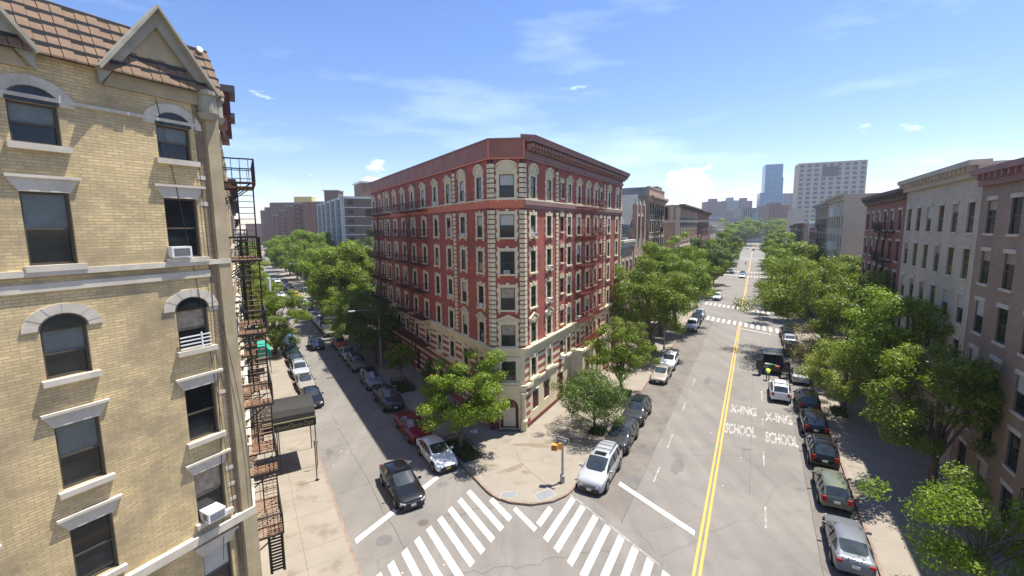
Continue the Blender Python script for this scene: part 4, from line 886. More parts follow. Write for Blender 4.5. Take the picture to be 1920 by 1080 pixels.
# avenue, right side
O = nA*12.6
def rev(o): return o
for k, (u0, u1, h, m, lab, c_, cmm) in enumerate([
    (22, 40, 20.5, BRN2, 'grey-brown tenement nearest on the right side of the avenue', .7, CORN),
    (40.2, 57, 21.2, BEIGE, 'beige stone tenement behind the yellow-green street tree on the right', .8, BEIGE),
    (57.2, 75, 20.6, RB, 'orange-red brick tenement behind the brown street tree on the right', .7, BRN),
    (92.5, 112, 22.3, BEIGE, 'pale beige stone tenement with white bay windows right of the avenue', .8, BEIGE),
    (112.2, 134, 21.9, BRN2, 'long brown tenement with black fire escapes right of the avenue', .6, GRYS),
    (134.2, 146, 17.6, RB, 'lower red brick house with white parapet on the right side', .4, WHT),
    (146.2, 149.5, 18.4, WHT, 'narrow white turreted house between brick neighbours', .3, WHT),
    (163, 200, 17.8, BRN2, 'dark row house with balconies far down the right side', .6, BRN),
    (200.2, 226, 17.2, BRN, 'far brown row house at the end of the right avenue row', .6, BRN)]):
    o = rowbuilding(lab, 'tenement', O, dA, -nA, u0, u1, 16, h, m, max(2, int((u1-u0)/2.6)), 6, 1.2, 2.0, STONE if m != WHT else None, cm=cmm, cornice=c_, fe=(u0+3, u0+6.5) if k in (0, 2, 4, 7) else None)
    if k == 3:
        for z in (19.3, 13.5):
            t = MB(); t.fbox(O, dA, -nA, 96.5, 99.5, 0, 1.1, z-.5, z+.9, WHT); t.build('bay_window', o)
# projects towers and slab on the left
def slab(label, c, yaw, sx, sy, h, m, winm=None, name='tower_block', cols=0, rows=0, top=None, topm=None, pitch=2.8, ww=1.5, wh=1.3, off=0, faces=(0, 1), group=None, cat='tower block'):
    o = thing(name, label, cat, (c[0], c[1], 0), yaw, group); mb = MB()
    mb.box(-sx/2, sx/2, -sy/2, sy/2, 0, h, m); mb.box(-sx/2-.1, sx/2+.1, -sy/2-.1, sy/2+.1, h, h+.5, top or m); put('body', mb, o)
    if topm:
        mb = MB(); mb.box(-sx*.2, sx*.2, -sy*.25, sy*.25, h+.5, h+4, topm); mb.box(-sx*.21, sx*.21, -sy*.27, sy*.27, h+4, h+4.3, m); put('roof_house', mb, o)
    if cols:
        def mk():
            s = MB(); s.box(-ww/2, ww/2, -.02, .04, 0, wh, winm or GLASS); s.box(-ww/2-.1, ww/2+.1, -.02, .12, -.15, 0, m); return s
        wm_ = cached(('window', label), mk); rest = MB(); n = 0
        for f in faces:
            span, dist = (sx, sy/2) if f % 2 == 0 else (sy, sx/2); nc = cols if f % 2 == 0 else max(2, int(cols*sy/sx))
            for j in range(rows):
                for i in range(nc):
                    x = -span/2+span*(i+.5)/nc; z = h-1.0-wh-pitch*j; rz = {0: math.pi, 1: -math.pi/2, 2: 0, 3: math.pi/2}[f]
                    R = Matrix.Rotation(rz, 4, 'Z'); p = R @ Vector((x, dist, z))
                    if z < 0: continue
                    if n < 95: put('window', wm_, o, p, rz)
                    else: merge(rest, wm_, Matrix.Translation(p) @ R)
                    n += 1
        if rest.f: put('window', rest, o)['kind'] = 'stuff'
    return o
yB = math.atan2(nB.y, nB.x)     # local x across the side street, local y along it
DKB = mat('brown_project_brick', (.18, .105, .078), .9, .08, .1, brick=(.9, .9, (.15, .08, .06), .02)); DKB2 = mat('red_brown_project_brick', (.225, .115, .08), .9, .08, .1)
SLB = mat('grey_brown_slab_brick', (.22, .165, .125), .9, .1, .3, brick=(1.2, .35, (.17, .13, .10), .03)); CONW = mat('pale_concrete_column', (.42, .45, .46), .8, .06, .5)
SBAY = mat('dark_bay_window', (.06, .05, .045), .4, .3, 1)
hx = 46; c = fB(150.8+27, 29+hx/2)
o = thing('slab_block', 'grey-brown nine-storey slab block with pale concrete columns beyond the trees on the left', 'apartment block', (c.x, c.y, 0), yB)
mb = MB(); mb.box(-hx/2, hx/2, -27, 27, 0, 27.2, SLB); put('body', mb, o)
mb = MB(); mb.box(-hx/2-.35, hx/2+.35, -27.35, 27.35, 27.2, 27.9, WHT); put('roof_edge', mb, o)
mb = MB()
for z in [27.2-2.85*k for k in range(1, 9)]: mb.box(-hx/2-.15, hx/2+.1, -27.12, 27.12, z, z+.22, WHT)
put('floor_band', mb, o)
for y in (-26.9, -17, -7, 3, 13, 23):
    mb = MB(); mb.box(-hx/2-.9, -hx/2+.1, y, y+1.9, 0, 27.95, CONW); put('column', mb, o)
wm_ = MB(); wm_.box(-2.3, 2.3, -.02, .06, 0, 1.6, SBAY)
for q in (-1.2, 0, 1.2): wm_.box(q-.06, q+.06, .06, .1, 0, 1.6, WHT)
wm_ = wm_.mesh('window')
for j in range(9):
    for y in (-21, -11, -1, 9, 19): put('window', wm_, o, (-hx/2, y, 27.2-2.85*(j+1)+.8), math.pi/2)
w2 = MB(); w2.box(-.9, .9, -.02, .06, 0, 1.4, SBAY); w2 = w2.mesh('window')
for j in range(9):
    for x in (-hx/2+1.8, -hx/2+14, 2, 14): put('window', w2, o, (x, -27, 27.2-2.85*(j+1)+.9), math.pi)
mb = MB(); mb.box(-17, -4, -24, -14, 27.9, 32.5, BRN); mb.box(-17.4, -3.6, -24.4, -13.6, 32.5, 33, WHT); mb.box(-8, 6, -25, -24.8, 29.3, 30.6, GRYS); put('roof_house', mb, o)
# dark brick towers stepping away
for lab, (x0, x1), D, h, sy_, m in [
    ('near red-brown brick tower beside the slab block', (-117, -101), 258, 33, 16, DKB2), ('second brown tower with a paler top stepping behind the red one', (-131, -119), 278, 33.2, 20, DKB),
    ('third brown tower of the stepped row', (-146, -134), 298, 33, 20, DKB2), ('fourth brown tower of the stepped row', (-166, -152), 328, 31.6, 20, DKB), ('fifth and lowest brown tower of the stepped row', (-186, -172), 358, 29.2, 20, DKB),
    ('wide tall brown tower at the back with a yellow roof house', (-215, -150), 410, 42, 20, DKB), ('narrow tall tower left of the wide brown one', (-236, -218), 440, 39.5, 18, DKB), ('farthest tower at the left edge of the brown group', (-262, -240), 480, 38.5, 18, DKB),
    ('low red tower on the left horizon', (-325, -290), 560, 26, 20, DKB2)]:
    slab(lab, ((x0+x1)/2, D+sy_/2), .0, x1-x0, sy_, h, m, winm=mat('pale_tower_window', (.17, .17, .165), .5, .5, .4), cols=max(3, int((x1-x0)/3.6)), rows=9, top=GRYS, faces=(0,), name='tower_block', group=None)
t = MB(); t.box(-194, -178, 412, 420, 42.5, 47.5, mat('yellow_roof_house', (.55, .45, .15), .8)); tag(t.build('roof_house'), 'yellow rooftop structure on top of the wide brown tower', 'roof structure')
t = MB(); t.box(-106, -98, 262, 270, 33, 39.5, BRN); t.box(-106.5, -97.5, 261.5, 270.5, 39.5, 40, GRYS); tag(t.build('roof_house'), 'dark brown roof house on the near red-brown tower', 'roof structure')
# skyline on the right
BGL = mat('blue_glass_curtain_wall', (.20, .30, .38), .25, .06, .02, spec=.8)
def bandmat(name, c1, c2, rx, rz, wfx=.62, wfz=.6, rough=.6):
    m = bpy.data.materials.new(name); m.use_nodes = True; t = m.node_tree; n = t.nodes; l = t.links; b = n['Principled BSDF']; b.inputs['Roughness'].default_value = rough
    tc = n.new('ShaderNodeTexCoord'); s = n.new('ShaderNodeSeparateXYZ'); l.new(tc.outputs['Object'], s.inputs[0])
    ad = n.new('ShaderNodeMath'); ad.operation = 'ADD'; l.new(s.outputs['X'], ad.inputs[0]); l.new(s.outputs['Y'], ad.inputs[1])
    def frac(sock, per, w_):
        d = n.new('ShaderNodeMath'); d.operation = 'DIVIDE'; l.new(sock, d.inputs[0]); d.inputs[1].default_value = per
        f = n.new('ShaderNodeMath'); f.operation = 'FRACT'; l.new(d.outputs[0], f.inputs[0]); g_ = n.new('ShaderNodeMath'); g_.operation = 'LESS_THAN'; l.new(f.outputs[0], g_.inputs[0]); g_.inputs[1].default_value = w_; return g_.outputs[0]
    mu = n.new('ShaderNodeMath'); mu.operation = 'MULTIPLY'; l.new(frac(ad.outputs[0], rx, wfx), mu.inputs[0]); l.new(frac(s.outputs['Z'], rz, wfz), mu.inputs[1])
    wn = n.new('ShaderNodeTexNoise'); wn.inputs['Scale'].default_value = .35; l.new(tc.outputs['Object'], wn.inputs['Vector'])
    mi = n.new('ShaderNodeMixRGB'); mi.inputs[1].default_value = (*c1, 1); mi.inputs[2].default_value = (*c2, 1); l.new(mu.outputs[0], mi.inputs[0])
    sc_ = n.new('ShaderNodeMapRange'); sc_.inputs[3].default_value = .75; sc_.inputs[4].default_value = 1.25; l.new(wn.outputs['Fac'], sc_.inputs[0])
    v = n.new('ShaderNodeVectorMath'); v.operation = 'SCALE'; l.new(mi.outputs[0], v.inputs[0]); l.new(sc_.outputs[0], v.inputs['Scale']); l.new(v.outputs[0], b.inputs['Base Color']); return m
GT = bandmat('blue_glass_facade', (.26, .40, .52), (.12, .25, .40), 2.6, 3.2, .75, .62, .2)
gl = thing('glass_tower', 'slender blue glass tower with a stepped side on the right skyline', 'skyscraper', (359, 640, 0), -.35)
mb = MB(); mb.box(-9, 12, -13, 13, 0, 99.5, GT); put('shaft', mb, gl)
mb = MB(); mb.box(-14, -9, -12, 12, 0, 62, GT); put('lower_wing', mb, gl); mb = MB(); mb.box(-18, -14, -11, 11, 0, 36, GT); put('podium_wing', mb, gl); mb = MB(); mb.box(12, 13.5, -11, 11, 0, 82, GT); put('side_fin', mb, gl)
hs = slab('beige stone hospital tower with rows of blue windows on the right skyline', (329, 480), -.42, 58, 26, 80, BEIGE, winm=mat('blue_office_window', (.10, .16, .22), .3, .3, .2), cols=9, rows=16, pitch=4.6, ww=3.6, wh=2.8, faces=(0,), name='hospital_tower', cat='tower')
mb = MB(); mb.box(-8, 6, -13.2, -13, 66, 76, GREYM); put('louvre_panel', mb, hs)
BRF = bandmat('far_brick_windows', (.23, .13, .11), (.12, .11, .12), 5, 3.5); GRF = bandmat('far_grey_windows', (.30, .30, .31), (.15, .17, .20), 5, 3.5); MIN = bandmat('ribbed_office_front', (.42, .38, .33), (.07, .07, .08), 2.6, 60, .55, .97)
for lab, x0, x1, D, h, m, st_ in [
    ('dark twin-topped far tower left of the grey ones', 389, 424, 915, 66, BRF, 6), ('narrow blue-grey far tower', 352, 372, 930, 48, GRF, 3), ('grey far tower with a raised centre', 428, 453, 915, 68, GRF, 6), ('brown flat-topped far tower', 455, 480, 915, 67, BRF, 6),
    ('small brown far tower touching the glass tower', 495, 520, 900, 58, BRF, 0), ('broad grey far block right of the glass tower', 440, 468, 760, 70, GRF, 0), ('grey low far block in the middle of the skyline', 300, 350, 760, 34, GRF, 0),
    ('ribbed office block in front of the brown far tower', 331, 372, 660, 43, MIN, 0), ('brown far block between glass tower and hospital', 292, 316, 520, 40, BRF, 3), ('low wide pale far building across the end of the avenue', 185, 290, 470, 23.5, GRF, 0),
    ('dark blue low far building', 122, 145, 330, 21.5, GRF, 0), ('pale cream far house with small turrets', 116, 122, 262, 20.0, BEIGE, 0), ('white far house near the end of the right row', 188, 196, 306, 28, GRYS, 0), ('long low far roofline behind the cream house', 145, 260, 520, 25, BRF, 0), ('far left skyline slab seen past the fire escape', -300, -282, 700, 24, GRF, 0), ('distant brown block over the avenue trees', 402, 430, 860, 46, BRF, 0), ('distant pale block over the avenue trees', 430, 452, 870, 42, GRF, 0)]:
    hd_ = 3 if D < 350 else 12; o = thing('far_building', lab, 'building', ((x0+x1)/2, D+hd_, 0)); mb = MB(); W_ = (x1-x0)/2; mb.box(-W_, W_, -hd_, hd_, 0, h, m); put('body', mb, o)
    if st_: mb = MB(); mb.box(-W_*.4, W_*.3, -8, 8, h, h+st_, m); put('roof_house', mb, o)
# ------------------------------------------------------------------ vehicles
TYRE = mat('tyre_rubber', (.018, .018, .018), .85, .2, 6); RIM = mat('alloy_rim', (.42, .42, .43), .35, .1, 6, metal=.7); ARCH = mat('wheel_arch_black', (.008, .008, .008), .95)
HL = mat('headlight_lens', (.55, .58, .60), .12, .1, 8, spec=1); TL = mat('red_tail_light', (.35, .012, .012), .2, .1, 8); PLT = mat('plate_white', (.62, .62, .58), .5); PLY = mat('plate_yellow', (.60, .45, .12), .5)
TRIM = mat('black_plastic_trim', (.02, .02, .02), .5, .1, 4); CHR = mat('chrome_trim', (.6, .6, .6), .18, .05, 4, metal=1)
def paintm(name, col, metal=.35): return mat('car_paint_'+name, col, .45, .04, .8, metal=metal*.6, coat=.9, spec=.08)
PAINT = dict(silver=paintm('silver', (.36, .37, .385), .2), white=paintm('white', (.72, .73, .74), 0), black=paintm('black', (.006, .006, .007), 0), dark=paintm('dark_grey', (.035, .035, .038), .1),
             grey=paintm('grey', (.15, .16, .17)), maroon=paintm('maroon', (.20, .012, .018), .1), navy=paintm('navy', (.008, .013, .035), .1), beige=paintm('beige', (.30, .27, .22)),
             olive=paintm('olive', (.13, .14, .10)), orange=paintm('orange', (.45, .10, .03), 0), yellow=paintm('yellow', (.75, .42, .02), 0), green=paintm('dark_green', (.03, .06, .055)), blue=paintm('blue', (.05, .09, .16)), lsilver=paintm('light_silver', (.36, .38, .41)))
SP = {  # length, half width, height; stations: (s, zlow, zbelt, ztop, w, wtop_factor, cabin)
 'sedan': (4.65, .915, [(0, .34, .50, .55, .72, 0), (.10, .22, .62, .68, .86, 0), (.45, .19, .74, .80, .95, 0), (1.0, .19, .82, .90, .99, 0), (1.38, .19, .88, .97, 1, 1), (2.15, .19, .91, 1.40, 1, 2), (2.75, .19, .93, 1.45, 1, 2), (3.45, .19, .95, 1.38, 1, 3), (4.12, .2, .98, 1.06, .97, 0), (4.5, .22, .97, 1.02, .92, 0), (4.61, .30, .86, .90, .86, 0), (4.65, .38, .60, .63, .78, 0)], (.85, 3.68)),
 'suv': (4.65, .94, [(0, .38, .62, .68, .74, 0), (.09, .26, .82, .90, .88, 0), (.40, .24, .94, 1.01, .96, 0), (1.0, .24, 1.0, 1.07, 1, 0), (1.30, .24, 1.03, 1.12, 1, 1), (1.95, .24, 1.06, 1.62, 1, 2), (2.7, .24, 1.08, 1.69, 1, 2), (3.5, .24, 1.10, 1.68, 1, 2), (4.15, .26, 1.12, 1.61, .98, 3), (4.52, .28, 1.08, 1.14, .93, 0), (4.62, .32, .9, .95, .9, 0), (4.65, .42, .6, .64, .82, 0)], (.86, 3.72)),
 'van': (5.15, .985, [(0, .30, .60, .66, .72, 0), (.10, .20, .80, .88, .87, 0), (.45, .18, .92, 1.00, .96, 0), (.92, .18, 1.0, 1.08, 1, 0), (1.12, .18, 1.03, 1.14, 1, 1), (2.15, .18, 1.07, 1.68, 1, 2), (3.0, .18, 1.09, 1.74, 1, 2), (4.0, .18, 1.11, 1.73, 1, 2), (4.72, .2, 1.12, 1.66, .97, 3), (5.02, .24, 1.08, 1.14, .92, 0), (5.11, .30, .9, .95, .9, 0), (5.15, .42, .6, .64, .82, 0)], (.95, 4.05)),
 'pickup': (5.3, .98, [(0, .42, .66, .70, .84, 0), (.08, .34, .88, .95, .93, 0), (.4, .32, 1.0, 1.07, .97, 0), (1.1, .32, 1.05, 1.12, 1, 0), (1.45, .32, 1.08, 1.15, 1, 1), (2.05, .32, 1.10, 1.68, 1, 2), (2.6, .32, 1.10, 1.74, 1, 2), (3.1, .32, 1.10, 1.72, 1, 3), (3.35, .32, 1.12, 1.18, 1, 0), (4.2, .32, 1.12, 1.17, 1, 0), (5.15, .34, 1.12, 1.16, .98, 0), (5.3, .42, 1.06, 1.08, .95, 0)], (.95, 4.25)),
 'old': (5.5, .98, [(0, .36, .66, .70, .88, 0), (.06, .30, .78, .82, .95, 0), (.5, .24, .86, .90, .99, 0), (1.3, .22, .90, .94, 1, 0), (1.75, .22, .92, .96, 1, 1), (2.35, .22, .93, 1.36, 1, 2), (2.9, .22, .93, 1.38, 1, 2), (3.5, .22, .94, 1.34, 1, 3), (3.95, .22, .95, .98, 1, 0), (5.2, .26, .90, .93, .98, 0), (5.45, .30, .84, .87, .95, 0), (5.5, .38, .6, .62, .9, 0)], (1.1, 4.3)),
}
SP['hatch'] = (4.3, .89, [(s*4.3/4.65, a, b*.93, c*.93, d, e) for s, a, b, c, d, e in SP['suv'][2]], (.80, 3.42))
SP['gt'] = (4.95, .95, [(s*4.95/4.65, a, b*1.06, c*1.05, d, e) for s, a, b, c, d, e in SP['sedan'][2][:7]]+[(3.75, .19, 1.02, 1.47, 1, 2), (4.05, .2, 1.03, 1.41, .98, 3), (4.72, .24, 1.02, 1.12, .92, 0), (4.90, .30, .92, .96, .88, 0), (4.95, .38, .64, .67, .80, 0)], (.90, 3.95))
def sections(kind):
    Lc, hw, st, wh = SP[kind]; secs = []
    for s, zl, zb, zt, wf, cab in st:
        w_ = hw*wf
        pts = [(w_*.86, zl), (w_*.97, zl+.10), (w_, zl+(zb-zl)*.55), (w_*.985, zb-.07), (w_*.95, zb)]
        if cab in (2, 3):
            wr = hw*(.74 if cab == 2 else .70); pts += [(w_*.925, zb+.02), (wr, zt-.11), (wr-.07, zt-.035), (wr*.5, zt), (0, zt+.012)]
        else:
            d = zt-zb; pts += [(w_*.90, zb+d*.35), (w_*.80, zb+d*.65), (w_*.68, zb+d*.85), (w_*.38, zb+d*.97), (0, zt)]
        secs.append((s, cab, pts))
    return Lc, hw, secs, wh
def car_meshes(kind, near):
    Lc, hw, secs, wh = sections(kind); V = []; idx = []
    body = MB(); glass = MB(); n = len(secs); NP = 10
    def P(i, j, sy): s, c, p = secs[i]; return Vector((Lc/2-s, sy*p[j][0], p[j][1]))
    BODY = 'B'
    bm_v = []; fl = []; gl = []
    # indexed grid for smooth shading
    for i in range(n):
        row = []
        for sy in (-1, 1):
            r = []
            for j in range(NP):
                if j == NP-1 and sy == 1: r.append(idx[-1] if False else None)
                else: r.append(len(V)); V.append(P(i, j, sy))
            row.append(r)
        row[1][NP-1] = row[0][NP-1]; bm_v.append(row)
    for i in range(n-1):
        ca, cb_ = secs[i][1], secs[i+1][1]
        for k, sy in ((0, -1), (1, 1)):
            for j in range(NP-1):
                a, b, c, d = bm_v[i][k][j], bm_v[i+1][k][j], bm_v[i+1][k][j+1], bm_v[i][k][j+1]
                f = (a, b, c, d) if sy < 0 else (d, c, b, a)
                isg = False
                if ca >= 1 and cb_ >= 2 and j == 5: isg = True
                if ca == 3 and j == 5: isg = kind not in ('pickup',)
                if ca == 1 and j >= 7: isg = True
                if ca == 1 and j == 5: isg = True
                if ca == 3 and j >= 7: isg = True
                (gl if isg else fl).append(f)
        if i == 0: pass
    cap0 = [bm_v[0][0][j] for j in range(NP)]+[bm_v[0][1][j] for j in range(NP-2, -1, -1)]
    cap1 = [bm_v[-1][0][j] for j in range(NP)]+[bm_v[-1][1][j] for j in range(NP-2, -1, -1)]
    fl.append(tuple(cap0)); fl.append(tuple(cap1[::-1]))
    def mk(name, faces):
        used = sorted(set(x for f in faces for x in f)); mp_ = {u: q for q, u in enumerate(used)}
        me = bpy.data.meshes.new(name); me.from_pydata([tuple(V[u]) for u in used], [], [tuple(mp_[x] for x in f) for f in faces])
        me.polygons.foreach_set('use_smooth', [len(f) == 4 for f in faces]); me.update(); return me
    return mk('body', fl), mk('window_glass', gl), Lc, hw, secs, wh
CARC = {}
def smoothbox(mb, c, X, Y, Zv, m): mb.ibox(c, X, Y, Zv, m)
def car(kind, paint, label, pos, heading, near=1, name='parked_car', group='cars parked along the kerbs', cat='car', roof=None, extras=(), plate=PLT, ztop=0):
    rz = math.atan2(heading.y, heading.x); t = thing(name, label, cat, pos, rz, group)
    if kind not in CARC: CARC[kind] = car_meshes(kind, near)
    b_, g_, Lc, hw, secs, wh = CARC[kind]; pm_ = PAINT[paint]
    ob = put('body', b_.copy(), t); ob.data.materials.clear(); ob.data.materials.append(pm_)
    if near > 1 and kind != 'old':
        sm = ob.modifiers.new('sub', 'SUBSURF'); sm.levels = sm.render_levels = 1
        # hold the silhouette
    if not g_.materials: g_.materials.append(CARGLASS)
    go = put('window_glass', g_, t)
    if near > 1 and kind != 'old': s2 = go.modifiers.new('sub', 'SUBSURF'); s2.levels = s2.render_levels = 1; s2.boundary_smooth = 'PRESERVE_CORNERS'
    key = kind
    if (key, 'w') not in CARC:
        r = .34 if kind in ('sedan', 'gt', 'old', 'hatch') else .38
        a = MB(); a.tube((0, -.11, r), (0, .11, r), r, r, TYRE, 20); ty = a.mesh('tyre')
        a = MB(); a.tube((0, .09, r), (0, .118, r), r*.66, r*.62, RIM, 16)
        for q in range(5): th = q*2*math.pi/5; a.ibox((math.cos(th+.63)*r*.42, .119, r+math.sin(th+.63)*r*.42), Vector((math.cos(th+.63), 0, math.sin(th+.63)))*r*.17, (0, .003, 0), Vector((-math.sin(th+.63), 0, math.cos(th+.63)))*r*.10, ARCH)
        rm_ = a.mesh('rim'); CARC[(key, 'w')] = (ty, rm_, r)
    ty, rm_, r = CARC[(key, 'w')]
    if (key, 'arch') not in CARC:
        a = MB()
        for s in wh:
            for sy in (-1, 1):
                a.tube((Lc/2-s, sy*(hw-.25), r+.03), (Lc/2-s, sy*(hw+.004), r+.03), r+.085, r+.07, ARCH, 20)
        for s in wh: a.box(Lc/2-s-.1, Lc/2-s+.1, -hw+.2, hw-.2, .2, .4, ARCH)
        a.box(-Lc/2+.3, Lc/2-.3, -hw*.8, hw*.8, .17, .3, ARCH)
        CARC[(key, 'arch')] = a.mesh('wheel_arch')
    put('wheel_arch', CARC[(key, 'arch')], t)
    for s in wh:
        for sy in (-1, 1):
            wo = put('wheel', ty, t, (Lc/2-s, sy*(hw-.095), 0), 0 if sy > 0 else math.pi); put('rim', rm_, wo)
    d = dict((s_, (c, p)) for s_, c, p in secs)
    # zones taken from the stations
    st = SP[kind][2]; fz = st[1]; rzv = st[-3]; tall = kind in ('suv', 'van', 'pickup', 'hatch')
    zh = st[0][2]+.015
    def add(nm, fn, m2=None):
        k2 = (key, nm, m2)
        if k2 not in CARC: a = MB(); fn(a); CARC[k2] = a.mesh(nm)
        return put(nm, CARC[k2], t)
    for sy in (-1, 1):
        def hl(a, sy=sy):
            y0, y1 = hw*.50*sy, hw*.83*sy
            a.extr([(Lc/2+.012, y0, zh-.035), (Lc/2+.004, y0, zh+.05), (Lc/2-.10, y1, zh+.12), (Lc/2-.085, y1, zh-.03)], (-.14, 0, 0), HL)
        def tl(a, sy=sy):
            zz = st[-3][2]-.12 if not tall else st[-3][2]-.18
            a.ibox((-Lc/2+.07, hw*.72*sy, zz), (.06, 0, 0), (0, hw*.13, 0), (0, 0, .16 if tall else .07), TL)
        k2 = (key, 'headlight', sy); 
        if k2 not in CARC: a = MB(); hl(a); CARC[k2] = a.mesh('headlight'); a = MB(); tl(a); CARC[(key, 'tail', sy)] = a.mesh('tail_light')
        put('headlight', CARC[k2], t); put('tail_light', CARC[(key, 'tail', sy)], t)
        cw = [s for s in st if s[5] == 1][0]
        k2 = (key, 'mirror', sy, paint)
        if k2 not in CARC: a = MB(); a.ibox((Lc/2-cw[0]-.32, sy*(hw+.09), cw[2]+.09), (.05, 0, 0), (0, .10, 0), (0, 0, .065), pm_); a.ibox((Lc/2-cw[0]-.32, sy*(hw-.02), cw[2]+.04), (.03, 0, 0), (0, .05, 0), (0, 0, .02), TRIM); CARC[k2] = a.mesh('mirror')
        put('mirror', CARC[k2], t)
    add('grille', lambda a: (a.ibox((Lc/2-.015, 0, zh-.01), (.03, 0, 0), (0, hw*.42, 0), (0, 0, .055), TRIM), a.ibox((Lc/2+.005, 0, fz[1]+.17), (.02, 0, 0), (0, hw*.66, 0), (0, 0, .10), TRIM), a.ibox((Lc/2-.05, 0, fz[1]+.02), (.06, 0, 0), (0, hw*.74, 0), (0, 0, .05), TRIM), a.ibox((Lc/2+.018, 0, zh+.055), (.008, 0, 0), (0, hw*.42, 0), (0, 0, .010), CHR)))
    if near: add('number_plate', lambda a: (a.ibox((Lc/2+.03, 0, fz[1]+.20), (.008, 0, 0), (0, .16, 0), (0, 0, .075), plate), a.ibox((-Lc/2-.012, 0, .72), (.008, 0, 0), (0, .16, 0), (0, 0, .075), plate)), plate.name)
    if near:
        cw = [s for s in st if s[5] == 1][0]; rf_ = [s for s in st if s[5] in (2, 3)]
        def pil(a):
            for sy in (-1, 1):
                for s in rf_[1:]:
                    wr = hw*(.74 if s[5] == 2 else .70)
                    a.bar((Lc/2-s[0], sy*hw*.93*s[4], s[2]+.01), (Lc/2-s[0], sy*(wr+.004), s[3]-.11), .075, TRIM, .022)
                a.bar((Lc/2-cw[0]-.1, sy*hw*.957, cw[2]+.01), (Lc/2-rf_[-1][0]-.1, sy*hw*.955, rf_[-1][2]+.01), .02, CHR if near > 1 else TRIM)
                for x in (cw[0]+.15, rf_[1][0]): a.ibox((Lc/2-x, sy*hw*1.0, .6), (.006, 0, 0), (0, .006, 0), (0, 0, .28), TRIM)
                for x in (rf_[1][0]-.22, rf_[1][0]+.75): a.ibox((Lc/2-x, sy*hw*1.003, .80), (.09, 0, 0), (0, .014, 0), (0, 0, .014), pm_)
        add('pillars', pil, paint)
    if 'sunroof' in extras or 'blackroof' in extras or 'rails' in extras:
        rf_ = [s for s in st if s[5] == 2]; x0, x1 = rf_[0][0], rf_[-1][0] if len(rf_) > 1 else rf_[0][0]+1
        if 'sunroof' in extras: a = MB(); a.ibox((Lc/2-x0-.38, 0, rf_[0][3]+.045), (.24, 0, .012), (0, .40, 0), (0, 0, .012), GLASS); put('sunroof', a, t)
        if 'rails' in extras:
            a = MB()
            for sy in (-1, 1): a.bar((Lc/2-x0-.5, sy*hw*.60, rf_[1][3]+.05), (Lc/2-x1-.55, sy*hw*.60, rf_[-1][3]+.03), .04, TRIM)
            for x in (x0+1.0, x0+1.6, x1+.2): a.bar((Lc/2-x, -hw*.6, rf_[1][3]+.06), (Lc/2-x, hw*.6, rf_[1][3]+.06), .035, TRIM)
            put('roof_rails', a, t)
        if 'blackroof' in extras: a = MB(); a.ibox((Lc/2-(x0+x1)/2-.05, 0, (rf_[0][3]+rf_[-1][3])/2+.03), ((x1-x0)/2-.02, 0, 0), (0, hw*.52, 0), (0, 0, .012), GLASS); put('sunroof', a, t)
    return t
def rowB(kind, paint, u, label, v=11.55, **k): L0 = SP[kind][0]; return car(kind, paint, label, fB(u+L0/2, v), -dB, **k)
def rowA(kind, paint, u, label, v=-8.75, **k): L0 = SP[kind][0]; return car(kind, paint, label, fA(u+L0/2, v), -dA, **k)
def rowAr(kind, paint, u, label, v=5.15, **k): L0 = SP[kind][0]; return car(kind, paint, label, fA(u+L0/2, v), dA, **k)
MV = dict(name='moving_car', group='cars driving along the roads')
rowB('sedan', 'white', 28.5, 'white sedan with yellow plate, front of the shaded kerb row', near=2, plate=PLY)
rowB('old', 'maroon', 33.6, 'long dark red old sedan parked behind the white sedan', near=2)
rowB('pickup', 'dark', 41.2, 'dark grey pickup truck parked in the building shade', near=2)
rowB('suv', 'grey', 48.2, 'grey SUV with glass roof behind the dark pickup truck', near=2, extras=('blackroof', 'rails'))
rowB('suv', 'olive', 55.6, 'olive-grey SUV parked beside the street lamp pole', extras=('blackroof',))
rowB('sedan', 'lsilver', 61.2, 'silver sedan parked between the olive SUV and the orange car')
rowB('hatch', 'orange', 67.7, 'small orange car half hidden by the tree on the shaded row')
rowB('suv', 'olive', 77.2, 'green-grey SUV parked beyond the small orange car')
rowB('sedan', 'grey', 82.3, 'grey sedan fourth from the far end gap, behind the green-grey SUV')
rowB('sedan', 'lsilver', 87.4, 'pale silver sedan with blue windshield on the right of the side street')
rowB('hatch', 'white', 92.9, 'white hatchback in the middle of the far side-street row')
rowB('suv', 'green', 98.0, 'dark green SUV behind the white hatchback in the side-street row')
rowB('suv', 'grey', 103.7, 'mid grey SUV second from the last white one', near=0)
rowB('suv', 'white', 110.2, 'white SUV just before the side-street crossing', near=0)
rowB('sedan', 'blue', 115.6, 'dark blue sedan hidden behind the white SUV at the crossing', near=0)
rowB('van', 'yellow', 126.0, 'orange-yellow van facing us far down the side street', v=11.4, near=0)
rowB('suv', 'green', 133.5, 'large dark green vehicle behind the orange-yellow van', v=11.5, near=0)
rowB('suv', 'green', 139, 'second dark vehicle behind the orange-yellow van', v=11.5, near=0)
rowB('sedan', 'orange', 148, 'small tan-orange car far down the side street', v=11.4, near=0)
rowB('sedan', 'lsilver', 157, 'pale silver car past the tan-orange one', v=11.4, near=0)
rowB('hatch', 'white', 168, 'white car standing across the middle far down the side street', v=9.8, near=0)
rowB('sedan', 'white', 129.7, 'white car at the left edge of the far crossing by the tree', v=8.2, near=0)
